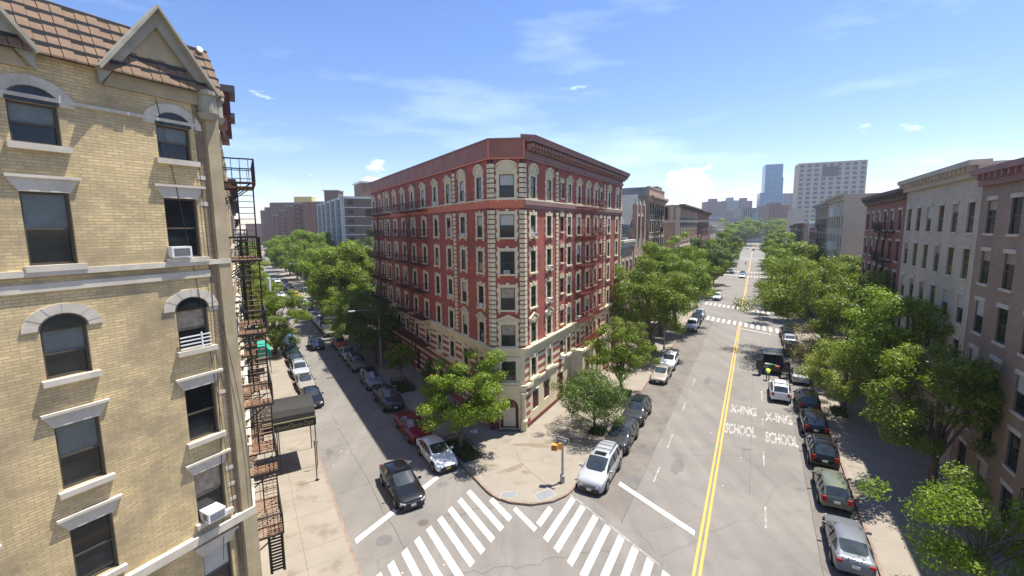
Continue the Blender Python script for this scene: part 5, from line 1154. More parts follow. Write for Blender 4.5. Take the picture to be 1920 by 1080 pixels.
for k, (u, v) in enumerate([(286, 11.5), (293, 11.5), (305, 11.3), (315, 11.4), (326, 11.2), (338, 11.3), (350, 11.2), (300, 5.2), (312, 5.2), (324, 5.2), (338, 5.2), (352, 5.2)]):
    rowB(['sedan', 'suv', 'hatch'][k % 3], ['white', 'lsilver', 'grey', 'white', 'dark'][k % 5], u, 'tiny car in the distant %s row at the far end of the side street' % ('right-hand' if v > 8 else 'left-hand'), v=v, near=0, group='distant cars at the far end of the side street, %s row' % ('right' if v > 8 else 'left'))
rowB('suv', 'navy', 69.4, 'dark blue SUV driving down the middle of the side street', v=8.6, near=2, extras=('blackroof',), **MV)
rowB('gt', 'black', 25.6, 'black car with glass roof driving towards the crosswalk', v=8.0, near=2, extras=('sunroof',), **MV)
rowB('sedan', 'black', 46.2, 'black sedan beside the dark canopy, first of the sunlit left row', v=5.05, near=2)
rowB('sedan', 'beige', 51.4, 'silver-beige sedan second in the sunlit left row', v=5.05, extras=('blackroof',), near=2)
rowB('suv', 'silver', 56.6, 'silver-white SUV third in the sunlit left row', v=5.05, extras=('rails',))
rowB('sedan', 'black', 62.1, 'black sedan fourth in the left row behind the silver-white SUV', v=5.05)
rowB('sedan', 'green', 67.2, 'dark green car fifth in the left row under the tree', v=5.05)
rowB('suv', 'blue', 72.4, 'blue-grey SUV last visible in the left row under the tree', v=5.1)
rowA('van', 'silver', 26.6, 'silver minivan with sunroof parked at the street corner', near=2, extras=('sunroof', 'rails'))
rowA('suv', 'dark', 32.4, 'dark grey SUV parked directly behind the silver minivan', near=2, v=-8.7)
rowA('suv', 'dark', 38.0, 'dark bronze SUV third from the corner under the leafy tree', near=2, extras=('blackroof',))
rowA('sedan', 'beige', 50.0, 'beige sedan parked in tree shade on the avenue', near=2)
rowA('suv', 'white', 55.4, 'white SUV behind the beige sedan on the avenue', near=2, extras=('rails',))
rowA('suv', 'white', 78.7, 'white SUV parked near the far crosswalk under the big tree')
rowA('suv', 'black', 84.3, 'black SUV between white and silver SUVs near the far crosswalk')
rowA('suv', 'lsilver', 89.6, 'silver SUV nearest the far crosswalk on the left kerb', near=0)
rowA('suv', 'white', 114.5, 'white SUV beyond the far crosswalk below the tree', v=-7.4, near=0)
rowA('hatch', 'white', 184.0, 'tiny white car parked at the left kerb of the distant crossing', v=-7.2, near=0)
rowA('sedan', 'white', 168.5, 'tiny white sedan driving towards us far up the avenue', v=-3.4, near=0, **MV)
rowA('suv', 'blue', 175.5, 'tiny blue SUV right behind the white sedan far up the avenue', v=-3.4, near=0, **MV)
rowA('van', 'white', 384, 'distant white van at the end of the avenue', v=-5.0, near=0, **MV)
rowA('sedan', 'dark', 361, 'distant dark sedan at the end of the avenue', v=-1.0, near=0, **MV)
rowA('suv', 'white', 376, 'distant white SUV at the end of the avenue, on the right', v=2.0, near=0, **MV)
rowAr('suv', 'white', 49.8, 'white SUV double parked with red tail lights beside the silver sedan', v=2.95, near=2, extras=('rails',))
rowAr('sedan', 'silver', 56.6, 'silver sedan at the right kerb beside the black truck', near=2)
rowAr('suv', 'dark', 47.8, 'dark car under the yellow-green tree at the right kerb')
rowAr('suv', 'black', 42.5, 'black SUV at the right kerb beside the road lettering', near=2)
rowAr('suv', 'black', 37.0, 'black SUV behind the olive car at the right kerb', near=2, extras=('rails',))
rowAr('hatch', 'olive', 31.5, 'olive-green hatchback nearest on the right kerb', near=2)
rowAr('sedan', 'grey', 25.6, 'grey sedan at the right kerb, nearest to the corner', near=2)
rowAr('sedan', 'lsilver', 74.8, 'light silver sedan beyond the truck at the right kerb')
rowAr('suv', 'dark', 80.0, 'dark SUV next to the far crosswalk at the right kerb', extras=('rails',))
rowAr('suv', 'dark', 68.9, 'dark SUV hidden under the brown tree at the right kerb')
# black open work truck
tr = thing('work_truck', 'black open-backed work truck with clutter inside beside the silver sedan', 'truck', fA(59.2, 2.5), math.atan2(dA.y, dA.x))
BK = PAINT['black']; b = MB(); b.box(0, 3.6, -1.0, 1.0, .55, .7, BK); b.box(0, 3.6, -1.05, -.98, .7, 2.0, BK); b.box(0, 3.6, .98, 1.05, .7, 2.0, BK); b.box(3.5, 3.6, -.97, .97, .7, 2.1, BK); put('cargo_bed', b, tr)
b = MB(); b.box(1.4, 3.6, -1.02, 1.02, 2.1, 2.16, mat('dark_tarp', (.07, .075, .08), .6)); put('roof_cover', b, tr)
b = MB(); b.box(3.65, 5.6, -.95, .95, .5, 1.25, BK); b.box(3.7, 4.9, -.85, .85, 1.25, 2.0, GLASS); b.box(3.7, 4.8, -.86, .86, 2.0, 2.05, BK); put('cab', b, tr)
for sy in (-1, 1):
    b = MB(); b.ibox((-.25, sy*1.35, 1.25), (.25, 0, 0), (0, .36, 0), (0, 0, .55), BK); put('rear_door', b, tr)
    for x in (.9, 4.8):
        b = MB(); b.tube((x, sy*.8, .38), (x, sy*1.0, .38), .38, .38, TYRE, 16); put('wheel', b, tr)
b = MB()
for k, (x, y, c_) in enumerate([(.5, -.5, (.3, .08, .03)), (.7, .2, (.05, .2, .08)), (.4, .6, (.3, .3, .28)), (1.1, -.3, (.3, .2, .08)), (1.2, .5, (.1, .1, .1))]):
    b.box(x-.2, x+.25, y-.2, y+.2, .7, 1.05+.1*(k % 3), mat('load_%d' % k, c_, .8))
tag(put('tool_load', b, None, tr.location, tr.rotation_euler.z), 'orange, green and grey crates and tools piled in the black truck', 'cargo')
# ------------------------------------------------------------------ trees
def leafm(name, c1, c2, tr_=.35):
    m = bpy.data.materials.new(name); m.use_nodes = True; t = m.node_tree; n = t.nodes; l = t.links; n.remove(n['Principled BSDF']); out_ = n['Material Output']
    tc = n.new('ShaderNodeTexCoord'); nz = n.new('ShaderNodeTexNoise'); nz.inputs['Scale'].default_value = .9; nz.inputs['Detail'].default_value = 5; l.new(tc.outputs['Object'], nz.inputs['Vector'])
    mr = n.new('ShaderNodeMapRange'); mr.inputs[1].default_value = .35; mr.inputs[2].default_value = .65; l.new(nz.outputs['Fac'], mr.inputs[0])
    mi = n.new('ShaderNodeMixRGB'); mi.inputs[1].default_value = (*c1, 1); mi.inputs[2].default_value = (*c2, 1); l.new(mr.outputs[0], mi.inputs[0])
    g_ = n.new('ShaderNodeNewGeometry'); r3 = n.new('ShaderNodeMapRange'); r3.inputs[3].default_value = .7; r3.inputs[4].default_value = 1.3; l.new(g_.outputs['Random Per Island'], r3.inputs[0])
    v = n.new('ShaderNodeVectorMath'); v.operation = 'SCALE'; l.new(mi.outputs[0], v.inputs[0]); l.new(r3.outputs[0], v.inputs['Scale'])
    d = n.new('ShaderNodeBsdfPrincipled'); d.inputs['Roughness'].default_value = .5; d.inputs['Specular IOR Level'].default_value = .35; tl_ = n.new('ShaderNodeBsdfTranslucent'); ms = n.new('ShaderNodeMixShader'); ms.inputs[0].default_value = tr_
    l.new(v.outputs[0], d.inputs['Base Color']); l.new(v.outputs[0], tl_.inputs['Color']); l.new(d.outputs[0], ms.inputs[1]); l.new(tl_.outputs[0], ms.inputs[2]); l.new(ms.outputs[0], out_.inputs['Surface']); return m
LEAF = dict(bright=leafm('bright_green_leaves', (.135, .215, .015), (.24, .33, .027), .45), mid=leafm('mid_green_leaves', (.115, .175, .013), (.225, .29, .024), .45), deep=leafm('deep_green_leaves', (.065, .115, .016), (.13, .19, .028)),
            yel=leafm('yellow_green_leaves', (.20, .27, .03), (.34, .38, .06)), brown=leafm('brown_tinged_leaves', (.17, .13, .05), (.22, .24, .05)))
BARK = mat('grey_brown_bark', (.13, .10, .075), .95, .25, 5, bump=.6)
def crown_mesh(seed, rx, rz, zc, nblob, nleaf, size, m, flat=1.0, droop=0, shape='round'):
    r = np.random.default_rng(seed)
    C = []
    while len(C) < nblob:
        p = r.normal(size=3); p /= np.linalg.norm(p); rad = r.uniform(.45, 1.0)**.6
        p = p*rad
        if p[2] < -.75: continue
        if shape == 'cone': p[:2] *= max(.15, .95-.75*(p[2]+1)/2)
        if shape == 'flat': p[2] = abs(p[2])*.9-.35
        C.append(p*np.array([rx*.86, rx*.86, rz*.88])*(1+.20*r.normal()))
    C = np.array(C); br = r.uniform(.13, .27, size=nblob)*rx*(.9 if shape != 'cone' else .6)*(50/nblob)**.25
    per = r.multinomial(nleaf, br**2/np.sum(br**2)); P = []; Nn = []
    for c, b, k in zip(C, br, per):
        d = r.normal(size=(k, 3)); d /= np.linalg.norm(d, axis=1)[:, None]
        rad = r.uniform(.35, 1.0, size=(k, 1))**.5*(1+.18*r.normal(size=(k, 1))); q = d*rad*np.array([1.1, 1.1, .72])*b+c
        P.append(q); Nn.append(d+r.normal(size=(k, 3))*.55+np.array([0, 0, .5]))
    P = np.concatenate(P); Nn = np.concatenate(Nn); Nn /= np.linalg.norm(Nn, axis=1)[:, None]; k = len(P)
    a = np.cross(Nn, r.normal(size=(k, 3))); a /= np.linalg.norm(a, axis=1)[:, None]; b = np.cross(Nn, a)
    s = size*r.uniform(.6, 1.3, size=(k, 1)); P[:, 2] += zc
    A = P-a*s; B_q = P+b*s*.55+Nn*s*.12; Cc = P+a*s; D = P-b*s*.55+Nn*s*.12
    V = np.stack([A, B_q, Cc, D], 1).reshape(-1, 3).astype(np.float32)
    me = bpy.data.meshes.new('crown'); me.vertices.add(4*k); me.vertices.foreach_set('co', V.ravel()); me.loops.add(4*k); me.loops.foreach_set('vertex_index', np.arange(4*k, dtype=np.int32))
    me.polygons.add(k); me.polygons.foreach_set('loop_start', np.arange(0, 4*k, 4, dtype=np.int32)); me.polygons.foreach_set('loop_total', np.full(k, 4, dtype=np.int32)); me.materials.append(m); me.update(); me.validate()
    return me, C+np.array([0, 0, zc])
def trunk_mesh(seed, h0, zc, rz, rx, tips, r0=.16, lean=(0, 0)):
    r = random.Random(seed); mb = MB(); top = Vector((lean[0]*.5, lean[1]*.5, max(h0, .5)))
    prev = Vector((0, 0, -.05)); n = 4; rad = r0*1.25
    for k in range(1, n+1):
        p = Vector((top.x*k/n+r.uniform(-.04, .04), top.y*k/n+r.uniform(-.04, .04), top.z*k/n)); mb.tube(prev, p, rad, rad*.88, BARK, 8, False); rad *= .9; prev = p
    lead = Vector((lean[0], lean[1], zc+rz*.5)); pts = [prev+(lead-prev)*(k/5)+Vector((r.uniform(-.12, .12), r.uniform(-.12, .12), 0))*rx*.3*(k/5) for k in range(6)]
    for k in range(5): mb.tube(pts[k], pts[k+1], rad*(1-k*.17), rad*(1-(k+1)*.17), BARK, 6, False)
    for c in tips:
        c = Vector(c); f = r.uniform(0, .8); s = pts[int(f*5)]
        if c.z < s.z: s = pts[0]
        mid = s.lerp(c, .5)+Vector((0, 0, (c-s).length*.10)); q = rad*(.55-.3*f)
        mb.tube(s, mid, q, q*.65, BARK, 5, False); mb.tube(mid, s.lerp(c, .95), q*.65, q*.2, BARK, 5, False)
    return mb.mesh('trunk')
TREEC = {}
def tree(label, pos, h, wd, col='mid', proto=0, leaf=.13, nleaf=9000, clear=.28, shape='round', name='street_tree', group=None, off=(0, 0), unique=False, nblob=46, rz=None, r0=None):
    leaf *= .80; nleaf = int(nleaf*1.45)
    pos = Vector(pos); t = thing(name, label, 'tree', pos, rz if rz is not None else rnd.uniform(0, 6.28) if not unique else 0, group)
    # prototype built at height 10 and width 9, then scaled
    key = (proto, col, nleaf, leaf, clear, shape) if not unique else (label,)
    if key not in TREEC:
        H0, W0 = (h, wd) if unique else (10.0, 9.0); zb = H0*clear; rz_ = (H0-zb)/2; zc = zb+rz_
        cm, C = crown_mesh(proto*17+len(TREEC)*3+5, W0/2, rz_, zc, nblob, nleaf, leaf, LEAF[col], shape=shape)
        if unique and off != (0, 0):
            co = np.empty(len(cm.vertices)*3, dtype=np.float32); cm.vertices.foreach_get('co', co); co = co.reshape(-1, 3); co[:, 0] += off[0]; co[:, 1] += off[1]; cm.vertices.foreach_set('co', co.ravel()); C = C+np.array([off[0], off[1], 0])
        rr = random.Random(proto); tips = [tuple(C[k]) for k in rr.sample(range(len(C)), min(len(C), 22))]
        TREEC[key] = (cm, trunk_mesh(proto+3, zb*.95, zc, rz_, W0/2, tips, r0=r0 or (.17 if not unique else .022*h), lean=off), H0, W0)
    cm, tm, H0, W0 = TREEC[key]; s = (wd/W0, wd/W0, h/H0)
    put('trunk', tm, t, scale=s); put('crown', cm, t, scale=s); return t
GR = 'leafy trees lining the streets'
def P0(p, z=BZ): return Vector((p.x, p.y, z))
tree('bright maple in a fenced pit in front of the chamfered corner', P0(fB(31.2, 13.7)), 8.1, 7.5, 'bright', 1, .11, 19000, .18, unique=True, off=(.25, .1), nblob=80, group=GR)
tree('small young tree beside the black bag and dark pickup', P0(fB(48.5, 14.3)), 5.0, 3.6, 'mid', 2, .075, 6500, .32, unique=True, nblob=40, off=(.1, 0), group=GR, r0=.07)
tree('small dark narrow evergreen against the striped base of the red building', P0(fB(42.3, 15.5)), 4.6, 2.8, 'deep', 3, .07, 6000, .1, unique=True, shape='cone', nblob=44, group=GR)
tree('dark shaded tree beside the street lamp', P0(fB(58.3, 14.2)), 9.2, 8.6, 'deep', 4, .11, 17000, .14, unique=True, nblob=55, group=GR, off=(-.3, 0))
tree('mid-green tree behind the shaded tree at the red building side', P0(fB(66.5, 14)), 9.0, 9.0, 'mid', 5, .12, 15000, .12, unique=True, nblob=55, group=GR)
tree('light green tree leaning over the parked orange car', P0(fB(73, 13.7)), 8.6, 8.4, 'bright', 6, .12, 13000, .1, unique=True, group=GR)
tree('airy green tree on the corner sidewalk beside the silver minivan', P0(fA(35.7, -11.3)), 5.4, 7.4, 'deep', 7, .09, 13000, .16, unique=True, nblob=90, off=(-.1, .1), group=GR, r0=.11)
tree('second avenue tree with glossy mid-green crown before the entrance block', P0(fA(45.3, -11.4)), 8.0, 7.0, 'mid', 8, .10, 16000, .14, unique=True, nblob=80, off=(-.3, 0), group=GR)
tree('large tree covering the far end of the red building on the avenue', P0(fA(63.3, -11.6)), 13.6, 13.4, 'mid', 9, .16, 24000, .2, unique=True, nblob=95, off=(-1.4, 0), group=GR)
tree('tallest bright tree on the left of the avenue before the crossing', P0(fA(80.5, -11.3)), 16.0, 14.0, 'bright', 10, .18, 24000, .16, unique=True, nblob=95, off=(-.6, 0), group=GR)
tree('tree tucked between the red building and the tall bright one', P0(fA(73, -12.5)), 14.6, 9.0, 'bright', 11, .17, 11000, .3, unique=True, group=GR)
for k, (u, v, h, wd, c, lab) in enumerate([(121, -10.5, 14.5, 11, 'deep', 'dark green tree just beyond the second crossing on the left'), (134, -10.5, 14.8, 9.5, 'mid', 'second tree beyond the crossing on the left of the avenue'), (147, -10.5, 14.5, 9.5, 'deep', 'third tree beyond the crossing on the left of the avenue'), (188, -10.5, 14.8, 10, 'mid', 'tree just before the third crossing on the left'), (203, -10.5, 15, 10, 'deep', 'far left avenue tree beside the pale low building'), (218, -10.5, 15, 10, 'mid', 'second far left avenue tree by the pale building'),
    (240, -10.5, 15, 11, 'mid', 'far left avenue tree before the last crossing'), (262, -10.5, 15.5, 11, 'deep', 'very far left avenue tree past the last crossing')]):
    tree(lab, P0(fA(u, v)), h, wd*1.08, c, 20+k % 3, .19, 9000, .14, group=GR)
tree('huge spreading tree with low arching branches right of the avenue', P0(fA(70.5, 8.9)), 13.2, 16.5, 'mid', 12, .16, 26000, .22, unique=True, nblob=100, off=(-1.0, .6), group=GR)
tree('big green tree behind the spreading one on the right sidewalk', P0(fA(86, 11)), 12.6, 12, 'mid', 13, .17, 15000, .25, unique=True, nblob=65, group=GR) if 0 else None
tree('sparse brown-tinged tree at the right kerb beside the silver sedan', P0(fA(61.5, 7.4)), 6.8, 8.8, 'brown', 14, .09, 8000, .1, unique=True, nblob=45, off=(.3, -.3), group=GR)
tree('yellow-green tree hanging over the right kerb beside the black cars', P0(fA(49.5, 8.0)), 7.4, 7.6, 'yel', 15, .10, 13000, .15, unique=True, nblob=50, group=GR)
tree('low green tree right of the brown-tinged one', P0(fA(56.5, 9.2)), 7.6, 6.4, 'yel', 16, .10, 10000, .12, unique=True, group=GR)
tree('nearest right-hand tree with a branch reaching over the kerb', P0(fA(25.5, 9.4)), 6.2, 6.2, 'bright', 17, .09, 9000, .3, unique=True, group=GR)
tree('large leafy tree behind the yellow-green one on the right sidewalk', P0(fA(60, 11.2)), 13.0, 10.5, 'mid', 41, .15, 15000, .2, unique=True, nblob=80, group=GR)
tree('broad bright tree before the beige tenement on the right', P0(fA(46, 11.4)), 12.5, 9.5, 'bright', 42, .14, 15000, .25, unique=True, nblob=80, group=GR)
tree('tree beside the grey sedan on the right sidewalk', P0(fA(36, 10.6)), 10.5, 8.0, 'mid', 18, .12, 13000, .25, unique=True, group=GR)
for k, (u, v, h, wd, c, lab) in enumerate([(99, 9, 13.6, 13, 'mid', 'first tree beyond the crossing on the right of the avenue'), (112, 9, 14, 13, 'bright', 'second tree beyond the crossing on the right'), (125, 9, 14, 12, 'mid', 'third tree beyond the crossing on the right'), (138, 9.5, 14, 12, 'deep', 'fourth tree beyond the crossing on the right'), (153, 9, 14, 12, 'mid', 'fifth tree beyond the crossing on the right'), (172, 9.5, 14.5, 12, 'bright', 'sixth tree on the right avenue row'), (188, 9.5, 14.5, 12, 'mid', 'seventh tree on the right avenue row'), (204, 9, 15, 12, 'deep', 'eighth tree on the right avenue row'), (222, 9, 15, 12, 'mid', 'ninth tree on the right avenue row'), (244, 9, 15.5, 12, 'mid', 'tenth tree on the right avenue row'), (266, 9, 15.5, 12, 'bright', 'eleventh tree on the right avenue row'), (80, 13.5, 13.5, 10, 'mid', 'tree behind the huge spreading one beside the brick tenement')]):
    tree(lab, P0(fA(u, v)), h, wd*1.12, c, 20+k % 3, .19, 9000, .14, group=GR)
for k, (x, y, h, wd, c) in enumerate([(186, 390, 24, 26, 'mid'), (205, 398, 25, 28, 'bright'), (224, 392, 25, 26, 'mid'), (243, 400, 23, 26, 'deep'), (172, 402, 22, 22, 'deep'), (262, 385, 24, 26, 'bright'), (215, 420, 26, 28, 'mid'), (196, 425, 25, 26, 'deep'), (250, 425, 25, 28, 'mid'), (208, 352, 20, 18, 'bright'), (236, 360, 20, 20, 'mid'), (155, 330, 18, 18, 'mid'), (176, 352, 18, 18, 'deep')]):
    tree('distant park tree in the leafy mass that closes the avenue', (x, y, 0), h, wd, c, 20+k % 3, .19, 8000, .15, name='park_tree', group='distant park trees closing the avenue')
for k, (u, v, h, wd, c, lab) in enumerate([(83, 15.5, 13.5, 12, 'mid', 'tree beyond the red building end, above the silver cars'), (90, 19, 16.0, 15, 'mid', 'large dark-hearted tree touching the left edge of the red building'), (101, 17.5, 14.0, 14, 'bright', 'broad bright tree in front of the slab block'), (107, 15.2, 9.0, 8, 'yel', 'low yellow-green tree at the side-street crossing'), (121, 20, 13.4, 14, 'mid', 'round green tree below the red-brown tower'), (112, 30, 16.2, 15, 'bright', 'broad tree right in front of the grey-brown slab'),
    (146, 17, 16.0, 16, 'mid', 'tall green tree on the lawn below the stepped towers'), (160, 20, 18.0, 17, 'bright', 'rounded bright tree in front of the towers'), (176, 16.5, 16, 16, 'mid', 'tree left of the rounded bright one, near the towers'), (196, 16, 15, 16, 'bright', 'side-street tree in front of the dark towers'), (216, 16, 14, 15, 'mid', 'far side-street tree on the right hand'), (240, 18, 14, 14, 'deep', 'very far side-street tree on the right'), (95, 30, 15, 13, 'deep', 'dark tree behind the bright one near the slab'), (135, 34, 17, 14, 'deep', 'dark tree at the foot of the grey-brown slab'),
    (265, 20, 15, 16, 'mid', 'remote tree on the right of the side street'), (300, 20, 15, 18, 'deep', 'remote dark tree at the end of the side street'), (180, 34, 19, 16, 'mid', 'tall tree at the foot of the red-brown tower')]):
    tree(lab, P0(fB(u, v)), h, wd, c, 20+k % 3, .17, 12000, .10, group=GR)
tree('green street tree on the left sidewalk beyond the teal awning', P0(fB(70.9, 3.0)), 10.6, 9.0, 'mid', 30, .12, 22000, .0, unique=True, nblob=90, off=(.5, 0), group=GR)
for k, (u, h, wd, c, lab) in enumerate([(88, 10, 8, 'mid', 'second tree on the left sidewalk behind the ladders'), (103, 11, 8, 'bright', 'third tree on the left sidewalk'), (135, 11, 8, 'yel', 'pale tree on the left sidewalk after the crossing'), (150, 12, 9, 'mid', 'fifth tree on the left sidewalk'), (172, 12, 9, 'yel', 'sixth tree on the left sidewalk'), (198, 12, 9, 'mid', 'seventh tree on the left sidewalk'), (225, 13, 10, 'bright', 'eighth tree on the left sidewalk'), (262, 14, 12, 'mid', 'last tree on the left sidewalk')]):
    tree(lab, P0(fB(u, 1.8)), h, wd, c, 20+k % 3, .17, 12000, .10, group=GR)
# weeds at the building foot and planted tree pits
def pit(c, U, W, a, b, label, fence=True, col='deep'):
    t = thing('tree_pit', label, 'tree pit', P0(c)); g = MB(); g.ibox(P0(c, BZ+.02), U*a, W*b, Z*.03, mat('dark_soil', (.05, .04, .03), .95, .3, 4)); g.build('soil', t)
    r = np.random.default_rng(int(abs(c.x)*10)); g = MB()
    for k in range(260):
        p = P0(c, BZ+.05)+U*r.uniform(-a, a)*.95+W*r.uniform(-b, b)*.95; d = Vector((r.normal(), r.normal(), 0)).normalized()*.07; u = Vector((r.normal()*.05, r.normal()*.05, r.uniform(.1, .3)))
        g.face([p-d, p+d, p+d*.4+u, p-d*.4+u], LEAF[col])
    o = g.build('ground_cover', t); o['kind'] = 'stuff'
    if fence:
        f = MB()
        for (s, e) in ((-U*a-W*b, U*a-W*b), (U*a-W*b, U*a+W*b), (U*a+W*b, -U*a+W*b), (-U*a+W*b, -U*a-W*b)):
            s = P0(c)+s; e = P0(c)+e; f.bar(s+Z*.5, e+Z*.5, .03, FEB); f.bar(s+Z*.12, e+Z*.12, .025, FEB); n = int((e-s).length/.14)
            for k in range(n+1): q = s.lerp(e, k/n); f.bar(q, q+Z*.55, .018, FEB)
        f.build('low_railing', t)
pit(fB(30.9, 13.75), dB, nB, 1.9, .75, 'soil bed with low black railing around the bright maple')
pit(fB(47.6, 14.2), dB, nB, 1.9, .8, 'planted bed with low railing beside the black bag')
pit(fA(35.7, -11.0), dA, nA, .9, .6, 'bare tree pit by the silver minivan', False); pit(fA(45.3, -11.2), dA, nA, .9, .6, 'tree pit of the second avenue tree', False)
pit(fA(49.5, 7.6), dA, nA, 1.2, .6, 'tree pit under the yellow-green tree', False)
r = np.random.default_rng(5); g = MB()
for k in range(1500):
    c = fA(42.6+r.normal()*.5, VA+.7+r.normal()*.22, BZ+abs(r.normal())*.55); a = Vector(r.normal(size=3)).normalized()*.09; b = a.cross(Vector(r.normal(size=3))).normalized()*.05
    g.face([c-a, c+b, c+a, c-b], LEAF['mid'])
tag(g.build('shrub'), 'leafy weed bush growing at the wall beside the maroon door', 'shrub')
# ------------------------------------------------------------------ street furniture
GALV = mat('galvanised_grey_pole', (.30, .31, .33), .5, .08, 3, metal=.3); ORG = mat('signal_orange_yellow', (.58, .27, .03), .5, .06, 3); BLKS = mat('sign_black', (.015, .015, .016), .4); WHS = mat('sign_white', (.70, .70, .70), .5, .05, 2); ORGL = mat('dark_signal_lens', (.30, .06, .03), .3)
sp_ = P0(fA(27.0, -10.75)); ped = thing('signal_pole', 'grey corner pole on a square base beside the silver minivan', 'signal pole', sp_)
t = MB(); t.tube(sp_, sp_+Z*.5, .17, .15, GALV, 8); t.tube(sp_+Z*.5, sp_+Z*.56, .19, .12, GALV, 8); put('base', t.mesh('base', sp_), ped)
t = MB(); t.tube(sp_+Z*.5, sp_+Z*2.95, .085, .07, GALV, 12); put('pole', t.mesh('pole', sp_), ped)
hd = thing('pedestrian_signal', 'orange-yellow pedestrian signal box mounted left of the grey corner pole', 'pedestrian signal', sp_+Z*2.35-right*.55)
t = MB(); q = Vector((-.25, -.97, 0)).normalized(); s_ = q.cross(Z)
t.ibox((0, 0, .18), s_*.2, q*.16, Z*.2, ORG); t.ibox(Vector((.42, .05, .2)), s_*.15, q*.14, Z*.17, ORG); t.bar((.1, 0, .1), (.6, 0, .1), .04, ORG); put('housing', t, hd)
t = MB(); t.ibox(q*.165+Z*.18, s_*.15, q*.004, Z*.15, ORGL); put('lens', t, hd)
ow = thing('one_way_sign', 'black one-way sign with a white arrow on top of the grey corner pole', 'road sign', sp_+Z*2.92)
X_ = (right*.86-Vector((0, 1, 0))*.35+Vector((0, 0, 0))).normalized(); X_ = Vector((.84, -.54, 0)).normalized(); Y_ = Z; Fq = X_.cross(Z)
t = MB(); t.ibox(Fq*0+Z*.12, X_*.46, Fq*.01, Z*.16, WHS); t.ibox(Z*.12, X_*.445, Fq*.014, Z*.145, BLKS); put('panel', t, ow)
t = MB(); e = Fq*.017; t.extr([X_*-.36+Z*.06+e, X_*.14+Z*.06+e, X_*.14+Z*-.0+e, X_*.38+Z*.12+e, X_*.14+Z*.24+e, X_*.14+Z*.18+e, X_*-.36+Z*.18+e], Fq*.002, WHS); put('arrow', t, ow)
me = text_mesh('ONE WAY', X_*-.33+Z*.083+Fq*.022, X_, Z, .46, BLKS, size=.075, bold=.02); put('lettering', me, ow)
def lamp(pos, h, arm, dirv, label, group='street lamps'):
    t = thing('street_lamp', label, 'street lamp', pos, group=group); m = MB(); m.tube((0, 0, 0), (0, 0, .6), .16, .12, GALV, 10); m.tube((0, 0, .6), (0, 0, h), .10, .06, GALV, 10); put('pole', m, t)
    m = MB(); pts = [Vector((0, 0, h-.05)), dirv*arm*.3+Z*(h+.18), dirv*arm*.75+Z*(h+.28), dirv*arm+Z*(h+.28)]; m.path(pts, .04, GALV, 6); put('arm', m, t)
    m = MB(); c = dirv*(arm+.35)+Z*(h+.25); m.ibox(c, dirv*.40, dirv.cross(Z)*.14, Z*.06, WHS); m.ibox(c-Z*.05, dirv*.25, dirv.cross(Z)*.12, Z*.03, HL); put('lamp_head', m, t); return t
lamp(P0(fB(55.6, 14.0)), 7.3, 2.8, -nB, 'tall grey street lamp with curved arm beside the dark shaded tree')
lamp(P0(fB(134, 13.9)), 8.2, 2.6, -nB, 'distant street lamp near the orange-yellow van')
lamp(P0(fA(64.8, -10.6)), 8.6, 2.5, nA, 'street lamp hidden in the large avenue tree')
bp_ = P0(fB(32.3, 3.35)); t = thing('sign_pole', 'black steel pole with edge-on parking signs at the left kerb', 'sign pole', bp_)
m = MB(); m.tube((0, 0, 0), (0, 0, 2.85), .035, .035, BLKS, 6); m.ibox((0, 0, .02), (.12, 0, 0), (0, .12, 0), (0, 0, .02), BLKS); put('pole', m, t)
m = MB(); m.ibox(Z*2.45, Vector((-.3, -.2, 0)).normalized()*.01, Vector((.2, -.3, 0)).normalized()*.02, Z*.32, BLKS); put('sign_panel', m, t)
bp_ = P0(fB(34.0, 3.62)); t = thing('parking_sign', 'thin pole with a small white and red parking sign in front of the canopy post', 'parking sign', bp_)
m = MB(); m.tube((0, 0, 0), (0, 0, 2.6), .02, .02, BLKS, 6); put('pole', m, t)
m = MB(); m.ibox(Vector((0, -.03, 1.95)), right*.16, Vector((0, .006, 0)), Z*.22, WHS); put('sign_panel', m, t)
m = MB(); m.ibox(Vector((0, -.04, 2.05)), right*.12, Vector((0, .006, 0)), Z*.03, TL)
m.ibox(Vector((0, -.04, 1.93)), right*.12, Vector((0, .006, 0)), Z*.012, TL); m.ibox(Vector((0, -.04, 1.85)), right*.12, Vector((0, .006, 0)), Z*.012, TL); put('sign_print', m, t)
ap_ = P0(fB(73.5, 3.1)); t = thing('antenna_pole', 'grey pole with a white antenna cylinder above the left sidewalk tree', 'antenna pole', ap_)
m = MB(); m.tube((0, 0, 0), (0, 0, 8.6), .1, .08, GALV, 8); put('pole', m, t); m = MB(); m.tube((0, 0, 8.6), (0, 0, 10.5), .26, .26, WHITE, 14); put('antenna', m, t)
# refuse and small litter
bag = MB(); r = random.Random(3)
me = None
import bmesh
bmx = bmesh.new(); bmesh.ops.create_icosphere(bmx, subdivisions=3, radius=.34)
for v in bmx.verts: v.co *= 1+.10*math.sin(v.co.x*14)*math.cos(v.co.y*11)+.06*math.sin(v.co.z*23); v.co.z = max(v.co.z*.8, -.22)
me = bpy.data.meshes.new('bag'); bmx.to_mesh(me); bmx.free(); me.materials.append(mat('black_bag_plastic', (.012, .012, .012), .3, .1, 3))
for p in me.polygons: p.use_smooth = True
tag(link('rubbish_bag', me, None, P0(fB(46.9, 13.3), BZ+.22)), 'black rubbish bag lying beside the small young tree', 'rubbish bag')
o = tag(link('rubbish_bag', me.copy(), None, P0(fB(47.6, 13.25), BZ+.13)), 'small white rubbish bag against the black one', 'rubbish bag'); o.data.materials.clear(); o.data.materials.append(WHITE); o.scale = (.6, .6, .6)
